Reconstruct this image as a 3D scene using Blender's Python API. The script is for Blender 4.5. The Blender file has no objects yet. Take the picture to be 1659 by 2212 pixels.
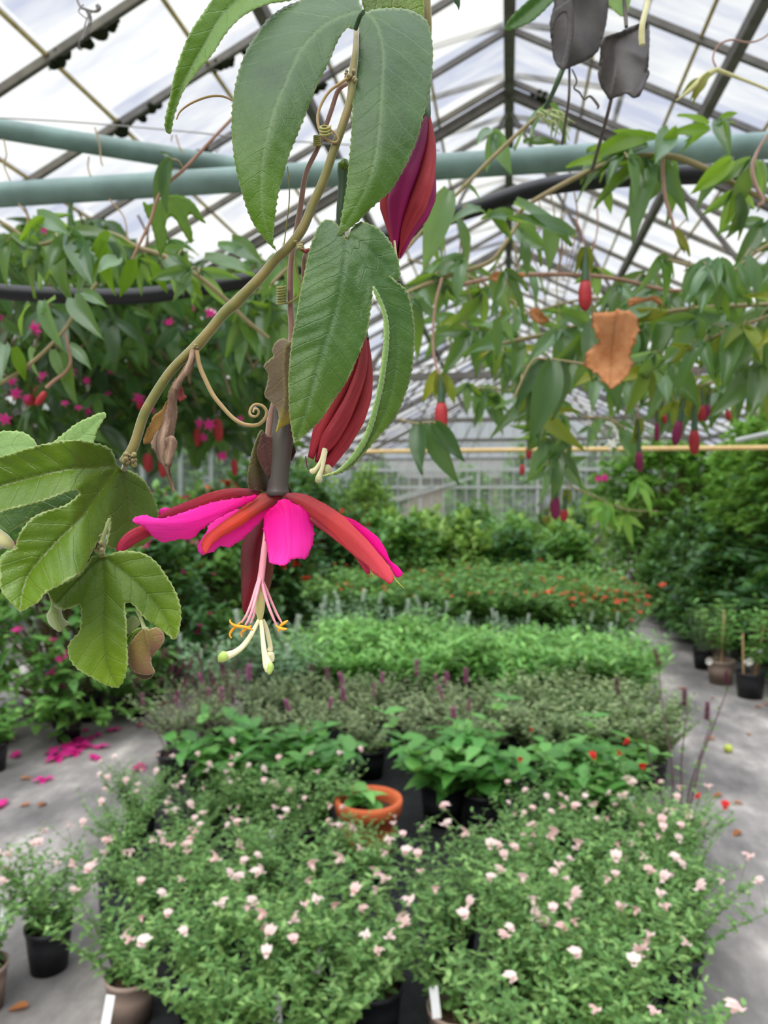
import bpy, math, random
import numpy as np
from mathutils import Vector, Matrix
from mathutils.geometry import delaunay_2d_cdt

PI = math.pi
scene = bpy.context.scene
COL = scene.collection
rnd = random.Random(11)

# ------------------------------------------------------------------ camera
YAW, PITCH, FPX = math.radians(9.14), math.radians(1.415), 1660.0
CAM = np.array([0.0, 0.0, 1.6])
_fh = np.array([-math.sin(YAW), math.cos(YAW), 0.0]); _z = np.array([0, 0, 1.0])
FWD = math.cos(PITCH) * _fh - math.sin(PITCH) * _z
UPV = math.sin(PITCH) * _fh + math.cos(PITCH) * _z
RGT = np.array([math.cos(YAW), math.sin(YAW), 0.0])


def P(x, y, d):
    return CAM + FWD * d + RGT * ((x - 829.5) / FPX * d) + UPV * ((1106 - y) / FPX * d)


def PA(x, y, d):
    x = np.asarray(x); y = np.asarray(y); d = np.asarray(d)
    return CAM + FWD * d[:, None] + RGT * ((x - 829.5) / FPX * d)[:, None] + UPV * ((1106 - y) / FPX * d)[:, None]


def G(x, y, z=0.0):
    """point of the horizontal plane z under a photo pixel"""
    r = FWD + RGT * ((x - 829.5) / FPX) + UPV * ((1106 - y) / FPX)
    t = (z - CAM[2]) / r[2]
    return CAM + r * t


cam_d = bpy.data.cameras.new('camera')
cam = bpy.data.objects.new('camera', cam_d)
COL.objects.link(cam)
cam_d.sensor_fit = 'HORIZONTAL'; cam_d.sensor_width = 36.0
cam_d.lens = 36.0 * FPX / 1659.0
cam.matrix_world = Matrix(((RGT[0], UPV[0], -FWD[0], CAM[0]), (RGT[1], UPV[1], -FWD[1], CAM[1]),
                           (RGT[2], UPV[2], -FWD[2], CAM[2]), (0, 0, 0, 1)))
cam_d.clip_start = 0.01; cam_d.clip_end = 200
cam_d.dof.use_dof = True
cam_d.dof.focus_distance = 0.385
cam_d.dof.aperture_fstop = cam_d.lens / 2.2
scene.camera = cam

# ------------------------------------------------------------------ materials
def srgb(r, g, b):
    f = lambda c: (c / 255 / 12.92) if c / 255 <= 0.04045 else ((c / 255 + 0.055) / 1.055) ** 2.4
    return (f(r), f(g), f(b), 1.0)


class N:
    def __init__(s, name):
        s.m = bpy.data.materials.new(name); s.m.use_nodes = True
        s.t = s.m.node_tree; s.t.nodes.clear()
        s.out = s.t.nodes.new('ShaderNodeOutputMaterial')

    def n(s, typ, **kw):
        nd = s.t.nodes.new('ShaderNode' + typ)
        for k, v in kw.items():
            if k.startswith('i_'):
                nd.inputs[k[2:].replace('_', ' ')].default_value = v
            else:
                setattr(nd, k, v)
        return nd

    def l(s, a, b):
        s.t.links.new(a, b)

    def val(s, sock, v):
        if hasattr(v, 'is_linked') or hasattr(v, 'links'):
            s.l(v, sock)
        else:
            sock.default_value = v

    def math(s, op, a, b=None, clamp=False):
        nd = s.n('Math', operation=op, use_clamp=clamp)
        s.val(nd.inputs[0], a)
        if b is not None: s.val(nd.inputs[1], b)
        return nd.outputs[0]

    def mix(s, f, a, b):
        nd = s.n('Mix', data_type='RGBA')
        s.val(nd.inputs[0], f); s.val(nd.inputs[6], a); s.val(nd.inputs[7], b)
        return nd.outputs[2]

    def attr(s, name):
        return s.n('Attribute', attribute_name=name)

    def noise(s, scale, detail=3, vec=None, rough=0.55):
        nd = s.n('TexNoise'); nd.inputs['Scale'].default_value = scale
        nd.inputs['Detail'].default_value = detail; nd.inputs['Roughness'].default_value = rough
        if vec is not None: s.l(vec, nd.inputs['Vector'])
        return nd.outputs['Fac']

    def ramp(s, f, stops):
        nd = s.n('ValToRGB'); e = nd.color_ramp.elements
        e[0].position, e[0].color = stops[0]; e[1].position, e[1].color = stops[-1]
        for p, c in stops[1:-1]:
            x = e.new(p); x.color = c
        s.l(f, nd.inputs[0]); return nd.outputs[0]

    def bump(s, h, strength=0.3, dist=0.001):
        nd = s.n('Bump'); nd.inputs['Strength'].default_value = strength; nd.inputs['Distance'].default_value = dist
        s.l(h, nd.inputs['Height']); return nd.outputs[0]

    def principled(s, color, rough=0.5, spec=0.5, normal=None, sheen=0, metal=0):
        nd = s.n('BsdfPrincipled')
        s.val(nd.inputs['Base Color'], color); s.val(nd.inputs['Roughness'], rough)
        nd.inputs['Specular IOR Level'].default_value = spec
        nd.inputs['Metallic'].default_value = metal
        if sheen:
            nd.inputs['Sheen Weight'].default_value = sheen; nd.inputs['Sheen Roughness'].default_value = 0.4
        if normal is not None: s.l(normal, nd.inputs['Normal'])
        return nd.outputs[0]

    def done(s, sh):
        s.l(sh, s.out.inputs['Surface']); return s.m


def leafy(name, ca, cb, cc=None, trans=0.3, rough=0.45, spec=0.4, tcol=None):
    """foliage: colour varies leaf by leaf and plant by plant"""
    k = N(name)
    geo = k.n('NewGeometry'); oi = k.n('ObjectInfo')
    c = k.ramp(geo.outputs['Random Per Island'], [(0.0, ca), (0.5, cb), (1.0, cc or cb)])
    hsv = k.n('HueSaturation'); k.l(c, hsv.inputs['Color'])
    isl = k.math('FRACT', k.math('MULTIPLY', geo.outputs['Random Per Island'], 7.31))
    k.l(k.math('ADD', k.math('ADD', k.math('MULTIPLY', oi.outputs['Random'], 0.3), 0.68), k.math('MULTIPLY', isl, 0.5)), hsv.inputs['Value'])
    p = k.principled(hsv.outputs[0], rough, spec)
    tr = k.n('BsdfTranslucent')
    g = k.n('Gamma'); k.l(hsv.outputs[0], g.inputs[0]); g.inputs[1].default_value = 0.8
    k.l(k.mix(0.5, g.outputs[0], tcol or srgb(140, 175, 40)), tr.inputs['Color'])
    mx = k.n('MixShader'); mx.inputs[0].default_value = trans
    k.l(p, mx.inputs[1]); k.l(tr.outputs[0], mx.inputs[2])
    return k.done(mx.outputs[0])


def blossom(name, ca, cb, trans=0.3, rough=0.5, nscale=60):
    k = N(name)
    oi = k.n('ObjectInfo'); tc = k.n('TexCoord')
    f = k.math('ADD', k.math('MULTIPLY', k.noise(nscale, 3, tc.outputs['Object']), 0.7), k.math('MULTIPLY', oi.outputs['Random'], 0.35))
    c = k.ramp(f, [(0.25, ca), (0.75, cb)])
    p = k.principled(c, rough, 0.3)
    tr = k.n('BsdfTranslucent'); k.l(c, tr.inputs['Color'])
    mx = k.n('MixShader'); mx.inputs[0].default_value = trans
    k.l(p, mx.inputs[1]); k.l(tr.outputs[0], mx.inputs[2])
    return k.done(mx.outputs[0])


def plain(name, ca, cb=None, rough=0.6, spec=0.4, scale=30, bump=0.0, sheen=0, metal=0, stretch=None):
    k = N(name); tc = k.n('TexCoord'); v = tc.outputs['Object']
    if stretch:
        mp = k.n('Mapping'); mp.inputs['Scale'].default_value = stretch; k.l(v, mp.inputs['Vector']); v = mp.outputs[0]
    nz = k.noise(scale, 4, v)
    c = k.ramp(nz, [(0.3, ca), (0.7, cb or ca)])
    return k.done(k.principled(c, rough, spec, k.bump(nz, bump, 0.002) if bump else None, sheen, metal))


def fg_leaf(name, ca, cb, vein, edge, trans=0.3, rough=0.4, spec=0.36, sp=0.46, k_=0.85, tip=None, sheen=0.04, tcol=None, vamt=0.5):
    """close leaf: midrib, slanting lateral veins, mottled blade, pale hairy margin"""
    k = N(name)
    uv = k.n('UVMap', uv_map='vein'); sx = k.n('SeparateXYZ'); k.l(uv.outputs[0], sx.inputs[0])
    tc = k.n('TexCoord')
    n1 = k.noise(45, 4, tc.outputs['Object']); n2 = k.noise(420, 3, tc.outputs['Object'])
    wob = k.math('MULTIPLY', k.math('SUBTRACT', n1, 0.5), 0.9)
    ph = k.math('DIVIDE', k.math('ADD', k.math('SUBTRACT', sx.outputs[0], k.math('MULTIPLY', sx.outputs[1], k_)), k.math('MULTIPLY', wob, 0.4)), sp)
    fr = k.math('ABSOLUTE', k.math('SUBTRACT', k.math('FRACT', ph), 0.5))
    lat = k.math('MULTIPLY', k.math('SUBTRACT', 0.05, fr), 1 / 0.05, clamp=True)
    # fine network
    vor = k.n('TexVoronoi', feature='DISTANCE_TO_EDGE'); vor.inputs['Scale'].default_value = 330
    k.l(tc.outputs['Object'], vor.inputs['Vector'])
    net = k.math('MULTIPLY', k.math('SUBTRACT', 0.09, vor.outputs['Distance']), 5.0, clamp=True)
    rib = k.attr('rib').outputs['Fac']; edg = k.attr('edge').outputs['Fac']
    c = k.ramp(k.math('ADD', k.math('MULTIPLY', n1, 0.75), k.math('MULTIPLY', n2, 0.25)), [(0.3, ca), (0.7, cb)])
    if tip is not None:
        c = k.mix(k.attr('tip').outputs['Fac'], c, tip)
    c = k.mix(k.math('MULTIPLY', net, 0.13), c, vein)
    c = k.mix(k.math('MULTIPLY', lat, vamt * 0.35), c, vein)
    c = k.mix(k.math('MULTIPLY', rib, vamt, clamp=True), c, vein)
    c = k.mix(k.math('MULTIPLY', k.math('POWER', edg, 2.0), 0.75), c, edge)
    n3 = k.noise(150, 3, tc.outputs['Object'])
    h = k.math('SUBTRACT', k.math('SUBTRACT', k.math('ADD', k.math('MULTIPLY', n2, 0.3), k.math('MULTIPLY', n3, 0.9)), k.math('MULTIPLY', lat, 0.45)), k.math('MULTIPLY', net, 0.35))
    nb = k.bump(h, 0.55, 0.0006)
    p = k.principled(c, rough, spec, nb, sheen)
    tr = k.n('BsdfTranslucent'); k.l(k.mix(0.45, c, tcol or srgb(150, 185, 25)), tr.inputs['Color']); k.l(nb, tr.inputs['Normal'])
    mx = k.n('MixShader'); mx.inputs[0].default_value = trans
    k.l(p, mx.inputs[1]); k.l(tr.outputs[0], mx.inputs[2])
    return k.done(mx.outputs[0])


def fg_petal(name, base, mid, far, trans=0.3, rough=0.5, spec=0.22, streak=0.35, sheen=0.0, edge=None):
    """petal / sepal: colour runs along its length, fine lengthwise veins"""
    k = N(name)
    uv = k.n('UVMap', uv_map='vein'); tc = k.n('TexCoord')
    mp = k.n('Mapping'); mp.inputs['Scale'].default_value = (0.8, 16, 1); k.l(uv.outputs[0], mp.inputs['Vector'])
    st = k.noise(1.6, 4, mp.outputs[0]); n1 = k.noise(70, 4, tc.outputs['Object'])
    t = k.attr('tip').outputs['Fac']
    f = k.math('ADD', t, k.math('MULTIPLY', k.math('SUBTRACT', n1, 0.5), 0.45))
    c = k.ramp(f, [(0.0, base), (0.4, mid), (1.0, far)])
    hs = k.n('HueSaturation'); k.l(c, hs.inputs['Color'])
    k.l(k.math('ADD', k.math('MULTIPLY', k.math('SUBTRACT', st, 0.5), streak), 1.0), hs.inputs['Value'])
    c = hs.outputs[0]
    if edge is not None:
        c = k.mix(k.math('MULTIPLY', k.attr('edge').outputs['Fac'], 0.6), c, edge)
    nb = k.bump(k.math('ADD', st, k.math('MULTIPLY', n1, 0.4)), 0.35, 0.0008)
    p = k.principled(c, rough, spec, nb, sheen)
    tr = k.n('BsdfTranslucent'); k.l(c, tr.inputs['Color'])
    mx = k.n('MixShader'); mx.inputs[0].default_value = trans
    k.l(p, mx.inputs[1]); k.l(tr.outputs[0], mx.inputs[2])
    return k.done(mx.outputs[0])


M = {}
# foreground vine
GE = srgb(190, 205, 130)
M['leaf_top'] = fg_leaf('leaf_top', srgb(46, 76, 32), srgb(66, 98, 42), srgb(112, 138, 88), srgb(150, 170, 110), trans=0.22, tip=srgb(88, 126, 10), rough=0.38, spec=.28)
M['leaf_mid'] = fg_leaf('leaf_mid', srgb(50, 84, 30), srgb(72, 106, 40), srgb(52, 84, 48), srgb(165, 180, 120), trans=0.16, tip=srgb(84, 108, 8), rough=0.35, spec=.3, vamt=0.45)
M['leaf_low'] = fg_leaf('leaf_low', srgb(74, 104, 14), srgb(98, 126, 22), srgb(88, 98, 24), GE, trans=0.3, rough=0.27, spec=0.45, tip=srgb(104, 136, 14))
M['leaf_base'] = fg_leaf('leaf_base', srgb(76, 104, 16), srgb(96, 124, 26), srgb(72, 92, 22), GE, trans=0.3, rough=0.5, tip=srgb(122, 152, 26))
M['leaf_pale'] = fg_leaf('leaf_pale', srgb(128, 164, 88), srgb(150, 184, 108), srgb(110, 150, 80), GE, trans=0.35, rough=0.5, sheen=0.4)
M['leaf_dark'] = fg_leaf('leaf_dark', srgb(52, 84, 28), srgb(70, 104, 36), srgb(92, 120, 50), GE, trans=0.25)
M['leaf_edge'] = plain('leaf_edge', srgb(118, 142, 84), srgb(138, 160, 100), 0.6, scale=120, sheen=0.3)
M['bract'] = fg_leaf('bract', srgb(98, 84, 62), srgb(118, 98, 76), srgb(150, 140, 70), srgb(175, 170, 130), trans=0.25, tip=srgb(170, 150, 20), rough=0.55, sp=0.5)
M['bract_olive'] = fg_leaf('bract_olive', srgb(82, 84, 42), srgb(104, 100, 54), srgb(84, 60, 44), srgb(150, 150, 110), trans=0.2, tip=srgb(74, 52, 40), rough=0.5, sp=0.5)
M['bract_red'] = fg_leaf('bract_red', srgb(70, 36, 32), srgb(84, 46, 38), srgb(60, 30, 28), srgb(110, 80, 70), trans=0.15, rough=0.5)
M['bract_mauve'] = fg_leaf('bract_mauve', srgb(136, 104, 66), srgb(142, 122, 60), srgb(120, 128, 60), srgb(190, 180, 140), trans=0.3, tip=srgb(132, 92, 76), rough=0.55, sp=0.5)
M['bract_young'] = fg_leaf('bract_young', srgb(168, 184, 120), srgb(184, 196, 136), srgb(150, 168, 100), srgb(215, 215, 170), trans=0.35, rough=0.6, sheen=0.5)
M['vine_stem'] = plain('vine_stem', srgb(96, 98, 36), srgb(126, 110, 54), 0.6, scale=90, bump=0.2, sheen=0.8)
M['stem_pink'] = plain('stem_pink', srgb(138, 98, 84), srgb(154, 120, 100), 0.6, scale=120, sheen=0.7)
M['stem_green'] = plain('stem_green', srgb(52, 76, 50), srgb(66, 90, 58), 0.5, scale=80)
M['tendril'] = plain('tendril', srgb(146, 118, 72), srgb(160, 134, 84), 0.6, scale=90, sheen=0.6)
M['tendril_green'] = plain('tendril_green', srgb(128, 126, 44), srgb(148, 146, 64), 0.55, scale=90, sheen=0.6)
M['node'] = plain('node', srgb(112, 96, 58), srgb(150, 140, 86), 0.8, scale=300, bump=0.5, sheen=0.6)
M['tube'] = plain('tube', srgb(84, 70, 76), srgb(76, 76, 58), 0.4, scale=40, stretch=(1, 1, 0.15), bump=0.1)
M['sepal'] = fg_petal('sepal', srgb(150, 58, 66), srgb(206, 72, 72), srgb(222, 78, 92), trans=0.18)
M['sepal_orange'] = fg_petal('sepal_orange', srgb(140, 58, 58), srgb(216, 74, 50), srgb(226, 74, 68), trans=0.2)
M['sepal_back'] = fg_petal('sepal_back', srgb(138, 46, 60), srgb(176, 54, 62), srgb(176, 40, 76), trans=0.18)
M['sepal_maroon'] = fg_petal('sepal_maroon', srgb(96, 16, 30), srgb(106, 20, 34), srgb(124, 26, 38), trans=0.12, rough=0.4, streak=0.9)
M['petal'] = fg_petal('petal', srgb(246, 24, 150), srgb(255, 44, 180), srgb(255, 70, 192), trans=0.4, streak=0.55)
M['petal_deep'] = fg_petal('petal_deep', srgb(240, 10, 136), srgb(255, 14, 160), srgb(255, 24, 170), trans=0.4, streak=0.5)
M['wilt'] = fg_petal('wilt', srgb(146, 50, 54), srgb(176, 62, 66), srgb(178, 52, 66), trans=0.15, rough=0.55, streak=1.3)
M['wilt_purple'] = fg_petal('wilt_purple', srgb(112, 28, 66), srgb(142, 36, 88), srgb(170, 30, 100), trans=0.15, rough=0.5, streak=0.9)
M['column'] = plain('column', srgb(226, 140, 156), srgb(240, 176, 182), 0.45, scale=60)
M['cream'] = plain('cream', srgb(228, 220, 168), srgb(242, 234, 190), 0.5, scale=60)
M['ovary'] = plain('ovary', srgb(190, 184, 118), srgb(206, 200, 134), 0.5, scale=80, sheen=0.3)
M['stigma'] = plain('stigma', srgb(168, 196, 88), srgb(186, 208, 116), 0.55, scale=200)
M['anther'] = plain('anther', srgb(236, 146, 18), srgb(250, 176, 50), 0.6, scale=200)
M['withered'] = plain('withered', srgb(92, 68, 56), srgb(164, 138, 116), 0.85, 0.15, scale=160, bump=1.0, stretch=(1, 1, .35))
M['withered_amber'] = plain('withered_amber', srgb(140, 104, 52), srgb(160, 122, 70), 0.8, 0.2, scale=60, bump=0.5)
M['maroon'] = plain('maroon', srgb(96, 30, 28), srgb(120, 44, 36), 0.6, scale=60)
M['bud'] = plain('bud', srgb(176, 172, 116), srgb(196, 190, 136), 0.75, scale=90, sheen=0.8)
M['black_leaf'] = plain('black_leaf', srgb(46, 42, 40), srgb(72, 66, 62), 0.55, 0.4, scale=35, bump=0.6)
M['dry_tuft'] = plain('dry_tuft', srgb(96, 90, 88), srgb(150, 146, 142), 0.9, scale=80)
M['dark_stem'] = plain('dark_stem', srgb(70, 62, 58), srgb(96, 88, 80), 0.7, scale=80)
M['awn'] = plain('awn', srgb(196, 186, 60), srgb(214, 204, 90), 0.6)
# middle distance vines
M['vine_leaf'] = leafy('vine_leaf', srgb(44, 78, 34), srgb(66, 106, 54), srgb(98, 130, 96), trans=0.46, rough=0.33, spec=0.9, tcol=srgb(170, 205, 20))
M['vine_leaf_yellow'] = leafy('vine_leaf_yellow', srgb(120, 138, 44), srgb(146, 146, 40), srgb(96, 122, 44), trans=0.4, rough=0.5)
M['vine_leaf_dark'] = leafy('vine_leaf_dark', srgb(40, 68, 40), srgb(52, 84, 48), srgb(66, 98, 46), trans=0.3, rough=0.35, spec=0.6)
M['far_leaf'] = leafy('far_leaf', srgb(44, 80, 40), srgb(62, 104, 48), srgb(88, 126, 52), trans=0.34, rough=0.42)
M['bright_leaf'] = leafy('bright_leaf', srgb(96, 150, 60), srgb(120, 172, 72), srgb(140, 182, 80), trans=0.4, rough=0.45)
M['vine_wood'] = plain('vine_wood', srgb(128, 118, 78), srgb(146, 130, 96), 0.7, scale=60)
M['vine_wood_red'] = plain('vine_wood_red', srgb(138, 102, 84), srgb(154, 120, 98), 0.7, scale=60)
M['bud_red'] = blossom('bud_red', srgb(150, 36, 46), srgb(178, 56, 58), trans=0.12)
M['bud_purple'] = blossom('bud_purple', srgb(110, 30, 66), srgb(140, 40, 84), trans=0.12)
M['bud_bract'] = leafy('bud_bract', srgb(98, 112, 40), srgb(128, 128, 44), trans=0.3, rough=0.5)
M['magenta'] = blossom('magenta', srgb(222, 40, 140), srgb(236, 70, 164), trans=0.35)
M['brown_leaf'] = leafy('brown_leaf', srgb(170, 104, 60), srgb(186, 122, 76), srgb(150, 92, 56), trans=0.35, rough=0.75, spec=0.2, tcol=srgb(214, 130, 60))
M['brown_sheet'] = fg_leaf('brown_sheet', srgb(186, 120, 72), srgb(220, 166, 118), srgb(150, 96, 60), srgb(160, 100, 62), trans=0.3, rough=0.8, spec=0.15, tcol=srgb(214, 130, 60), sheen=0)
M['leaf_backlit'] = fg_leaf('leaf_backlit', srgb(96, 134, 20), srgb(116, 152, 30), srgb(84, 116, 24), srgb(120, 150, 50), trans=0.7, tcol=srgb(180, 215, 20))
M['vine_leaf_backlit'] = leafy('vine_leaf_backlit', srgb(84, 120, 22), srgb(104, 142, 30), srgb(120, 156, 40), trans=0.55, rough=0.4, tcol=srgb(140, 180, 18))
M['vine_sheet'] = fg_leaf('vine_sheet', srgb(66, 106, 46), srgb(86, 126, 58), srgb(96, 134, 66), srgb(110, 146, 80), trans=0.42, rough=0.38)
# pots and plants
M['black_pot'] = plain('black_pot', srgb(30, 31, 34), srgb(40, 41, 44), 0.45, scale=12)
M['tan_pot'] = plain('tan_pot', srgb(148, 128, 114), srgb(160, 140, 126), 0.6, scale=12)
M['terracotta'] = plain('terracotta', srgb(196, 92, 50), srgb(212, 110, 64), 0.8, scale=20, bump=0.1)
M['soil'] = plain('soil', srgb(52, 40, 32), srgb(92, 74, 58), 0.95, 0.1, scale=120, bump=1.0)
M['tag'] = plain('tag', srgb(236, 236, 234), srgb(246, 246, 246), 0.5)
M['stake'] = plain('stake', srgb(196, 160, 110), srgb(212, 178, 128), 0.7, scale=30)
M['green_stem'] = plain('green_stem', srgb(92, 124, 60), srgb(112, 138, 74), 0.7, scale=60)
M['brown_stem'] = plain('brown_stem', srgb(104, 84, 60), srgb(128, 106, 80), 0.8, scale=60)
M['purple_stem'] = plain('purple_stem', srgb(92, 62, 72), srgb(112, 84, 88), 0.7, scale=60)
M['salvia_leaf'] = leafy('salvia_leaf', srgb(76, 118, 60), srgb(104, 146, 80), srgb(146, 182, 106), trans=0.3, rough=0.55)
M['broad_leaf'] = leafy('broad_leaf', srgb(66, 124, 52), srgb(92, 152, 70), srgb(124, 178, 92), trans=0.3, rough=0.4)
M['mint_leaf'] = leafy('mint_leaf', srgb(86, 142, 62), srgb(114, 168, 84), srgb(152, 198, 112), trans=0.3, rough=0.5)
M['olive_leaf'] = leafy('olive_leaf', srgb(96, 122, 80), srgb(124, 144, 98), srgb(160, 172, 124), trans=0.28, rough=0.55)
M['grey_leaf'] = leafy('grey_leaf', srgb(100, 134, 104), srgb(124, 156, 122), srgb(146, 172, 136), trans=0.28, rough=0.6)
M['mid_leaf'] = leafy('mid_leaf', srgb(70, 116, 52), srgb(92, 140, 66), srgb(120, 164, 82), trans=0.3, rough=0.5)
M['lime_leaf'] = leafy('lime_leaf', srgb(104, 146, 68), srgb(130, 170, 80), srgb(158, 186, 92), trans=0.35, rough=0.5)
M['dark_leaf'] = leafy('dark_leaf', srgb(44, 80, 40), srgb(62, 104, 52), srgb(84, 128, 62), trans=0.25, rough=0.42)
M['deep_leaf'] = leafy('deep_leaf', srgb(44, 84, 44), srgb(58, 102, 52), srgb(74, 122, 60), trans=0.28, rough=0.42)
M['conifer_leaf'] = leafy('conifer_leaf', srgb(118, 124, 50), srgb(140, 144, 62), srgb(156, 156, 76), trans=0.2, rough=0.7)
M['pale_pink'] = blossom('pale_pink', srgb(250, 208, 202), srgb(255, 236, 230), trans=0.35)
M['plum'] = blossom('plum', srgb(150, 80, 116), srgb(180, 104, 146), trans=0.25)
M['plum_dark'] = blossom('plum_dark', srgb(100, 40, 66), srgb(126, 60, 86), trans=0.25)
M['orange_red'] = blossom('orange_red', srgb(226, 70, 48), srgb(238, 96, 66), trans=0.3)
M['scarlet'] = blossom('scarlet', srgb(216, 36, 36), srgb(232, 56, 50), trans=0.3)
M['violet'] = blossom('violet', srgb(150, 128, 214), srgb(176, 156, 232), trans=0.35)
M['pale_spike'] = blossom('pale_spike', srgb(190, 206, 186), srgb(214, 224, 206), trans=0.3)
M['white'] = blossom('white', srgb(240, 238, 230), srgb(248, 246, 240), trans=0.3)
M['lime'] = plain('lime', srgb(178, 190, 70), srgb(196, 204, 92), 0.5)
M['mat'] = plain('mat', srgb(36, 37, 39), srgb(52, 53, 54), 0.85, 0.2, scale=30)  # black matting, with the deep shade between pots put into its colour
# house
M['bar'] = plain('bar', srgb(84, 80, 76), srgb(112, 108, 102), 0.6, scale=14)
M['bar_light'] = plain('bar_light', srgb(160, 166, 162), srgb(180, 184, 180), 0.55, scale=10)
M['joint'] = plain('joint', srgb(150, 132, 72), srgb(190, 172, 112), 0.85, scale=20)
M['green_pipe'] = plain('green_pipe', srgb(94, 116, 110), srgb(122, 150, 143), 0.5, 0.45, scale=9)
M['hose'] = plain('hose', srgb(12, 13, 16), srgb(18, 19, 22), 0.45, 0.35, scale=9)
M['moss'] = plain('moss', srgb(26, 30, 22), srgb(46, 54, 34), 0.95, 0.1, scale=60, bump=1.0)
M['cane'] = plain('cane', srgb(206, 170, 110), srgb(222, 192, 136), 0.6, scale=16)
M['wire'] = plain('wire', srgb(130, 128, 124), srgb(150, 148, 142), 0.5, metal=0.4)

# roof glass: weathered, mostly clear with cloudy dirt that runs down the slope
k = N('roof_glass')
tc = k.n('TexCoord')
mp = k.n('Mapping'); mp.inputs['Scale'].default_value = (1.2, 5.0, 1.0); k.l(tc.outputs['Object'], mp.inputs['Vector'])
n1 = k.noise(1.3, 5, mp.outputs[0], 0.62); n2 = k.noise(0.7, 4, tc.outputs['Object'])
mp2 = k.n('Mapping'); mp2.inputs['Scale'].default_value = (2.2, 1.79, 1.0); k.l(tc.outputs['Object'], mp2.inputs['Vector'])
wn = k.n('TexWhiteNoise', noise_dimensions='3D')
fl = k.n('VectorMath', operation='FLOOR'); k.l(mp2.outputs[0], fl.inputs[0]); k.l(fl.outputs[0], wn.inputs['Vector'])
dirt = k.math('ADD', k.math('MULTIPLY', n1, 0.55), k.math('ADD', k.math('MULTIPLY', n2, 0.35), k.math('MULTIPLY', wn.outputs['Value'], 0.22)))
dirtf = k.ramp(dirt, [(0.44, (0, 0, 0, 1)), (0.66, (1, 1, 1, 1))])
trn = k.n('BsdfTransparent'); k.l(k.mix(dirtf, (0.76, 0.80, 0.92, 1), (0.92, 0.91, 0.80, 1)), trn.inputs['Color'])
tl = k.n('BsdfTranslucent'); tl.inputs['Color'].default_value = (0.86, 0.86, 0.78, 1)
mx = k.n('MixShader'); k.l(k.math('ADD', k.math('MULTIPLY', dirtf, 0.22), 0.05), mx.inputs[0])
k.l(trn.outputs[0], mx.inputs[1]); k.l(tl.outputs[0], mx.inputs[2])
M['roof_glass'] = k.done(mx.outputs[0])
k = N('wall_glass')
trn = k.n('BsdfTransparent'); trn.inputs['Color'].default_value = (0.84, 0.87, 0.86, 1)
df = k.principled((0.42, 0.47, 0.42, 1), 0.6)
mx = k.n('MixShader'); mx.inputs[0].default_value = 0.3
k.l(trn.outputs[0], mx.inputs[1]); k.l(df, mx.inputs[2])
M['wall_glass'] = k.done(mx.outputs[0])

# floor: worn grey ground fabric, pale scuffed streaks along the path
k = N('floor')
tc = k.n('TexCoord')
mp = k.n('Mapping'); mp.inputs['Scale'].default_value = (1.0, 0.45, 1); mp.inputs['Rotation'].default_value = (0, 0, 0.25)
k.l(tc.outputs['Object'], mp.inputs['Vector'])
n1 = k.noise(2.2, 6, mp.outputs[0], 0.65); n2 = k.noise(24, 5, tc.outputs['Object'], 0.7); n3 = k.noise(0.8, 4, tc.outputs['Object'])
c = k.ramp(k.math('ADD', k.math('MULTIPLY', n1, 0.6), k.math('MULTIPLY', n3, 0.4)),
           [(0.38, srgb(88, 85, 83)), (0.47, srgb(122, 118, 115)), (0.53, srgb(150, 144, 139)), (0.62, srgb(206, 198, 190))])
c = k.mix(k.math('MULTIPLY', k.math('SUBTRACT', n2, 0.45), 0.8, clamp=True), c, srgb(108, 104, 102))
M['floor'] = k.done(k.principled(c, 0.85, 0.25, k.bump(n2, 0.3, 0.003)))
M['outside'] = plain('outside', srgb(84, 96, 60), srgb(104, 112, 76), 0.9, scale=3)

# ------------------------------------------------------------------ mesh helpers
class MB:
    def __init__(s):
        s.V = []; s.F = []; s.n = 0

    def add(s, V, F):
        V = np.asarray(V, float); F = np.asarray(F, int)
        s.V.append(V); s.F.append(F + s.n); s.n += len(V)

    def build(s, name, mat, parent=None, smooth=True):
        V = np.concatenate(s.V) if s.V else np.zeros((0, 3))
        me = bpy.data.meshes.new(name)
        faces = [tuple(f) for A in s.F for f in A.tolist()]
        me.from_pydata(V.tolist(), [], faces)
        return finish(name, me, mat, parent, smooth)


def finish(name, me, mat, parent=None, smooth=True):
    if smooth: me.shade_smooth()
    if mat is not None: me.materials.append(mat)
    o = bpy.data.objects.new(name, me); COL.objects.link(o)
    if parent is not None: attach(o, parent)
    return o


def attach(o, parent):
    o.parent = parent
    w = Matrix.Identity(4); q = parent; chain = []
    while q is not None:
        chain.append(q); q = q.parent
    for q in reversed(chain):
        w = w @ q.matrix_parent_inverse @ Matrix.LocRotScale(q.location, q.rotation_euler, q.scale)
    o.matrix_parent_inverse = w.inverted()


def thing(name, loc, label, cat, group=None):
    o = bpy.data.objects.new(name, None); COL.objects.link(o)
    o.empty_display_size = 0.05
    o.location = [float(c) for c in loc]
    return tag(o, label, cat, group)


def tag(o, label, cat, group=None, kind=None):
    if label: o['label'] = label
    if cat: o['category'] = cat
    if group: o['group'] = group
    if kind: o['kind'] = kind
    return o


def struct(o):
    o['kind'] = 'structure'; return o


def dup(root, loc, rotz=0.0, sc=1.0, label=None, cat=None, group=None):
    r = root.copy(); COL.objects.link(r)
    r.location = [float(c) for c in loc]; r.rotation_euler = (0, 0, rotz); r.scale = (sc, sc, sc)
    if label: r['label'] = label
    if cat: r['category'] = cat
    if group: r['group'] = group
    for ch in KIDS.get(root.name, []):
        c = ch.copy(); COL.objects.link(c); c.parent = r
        for g in KIDS.get(ch.name, []):
            d = g.copy(); COL.objects.link(d); d.parent = c
    return r


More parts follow.
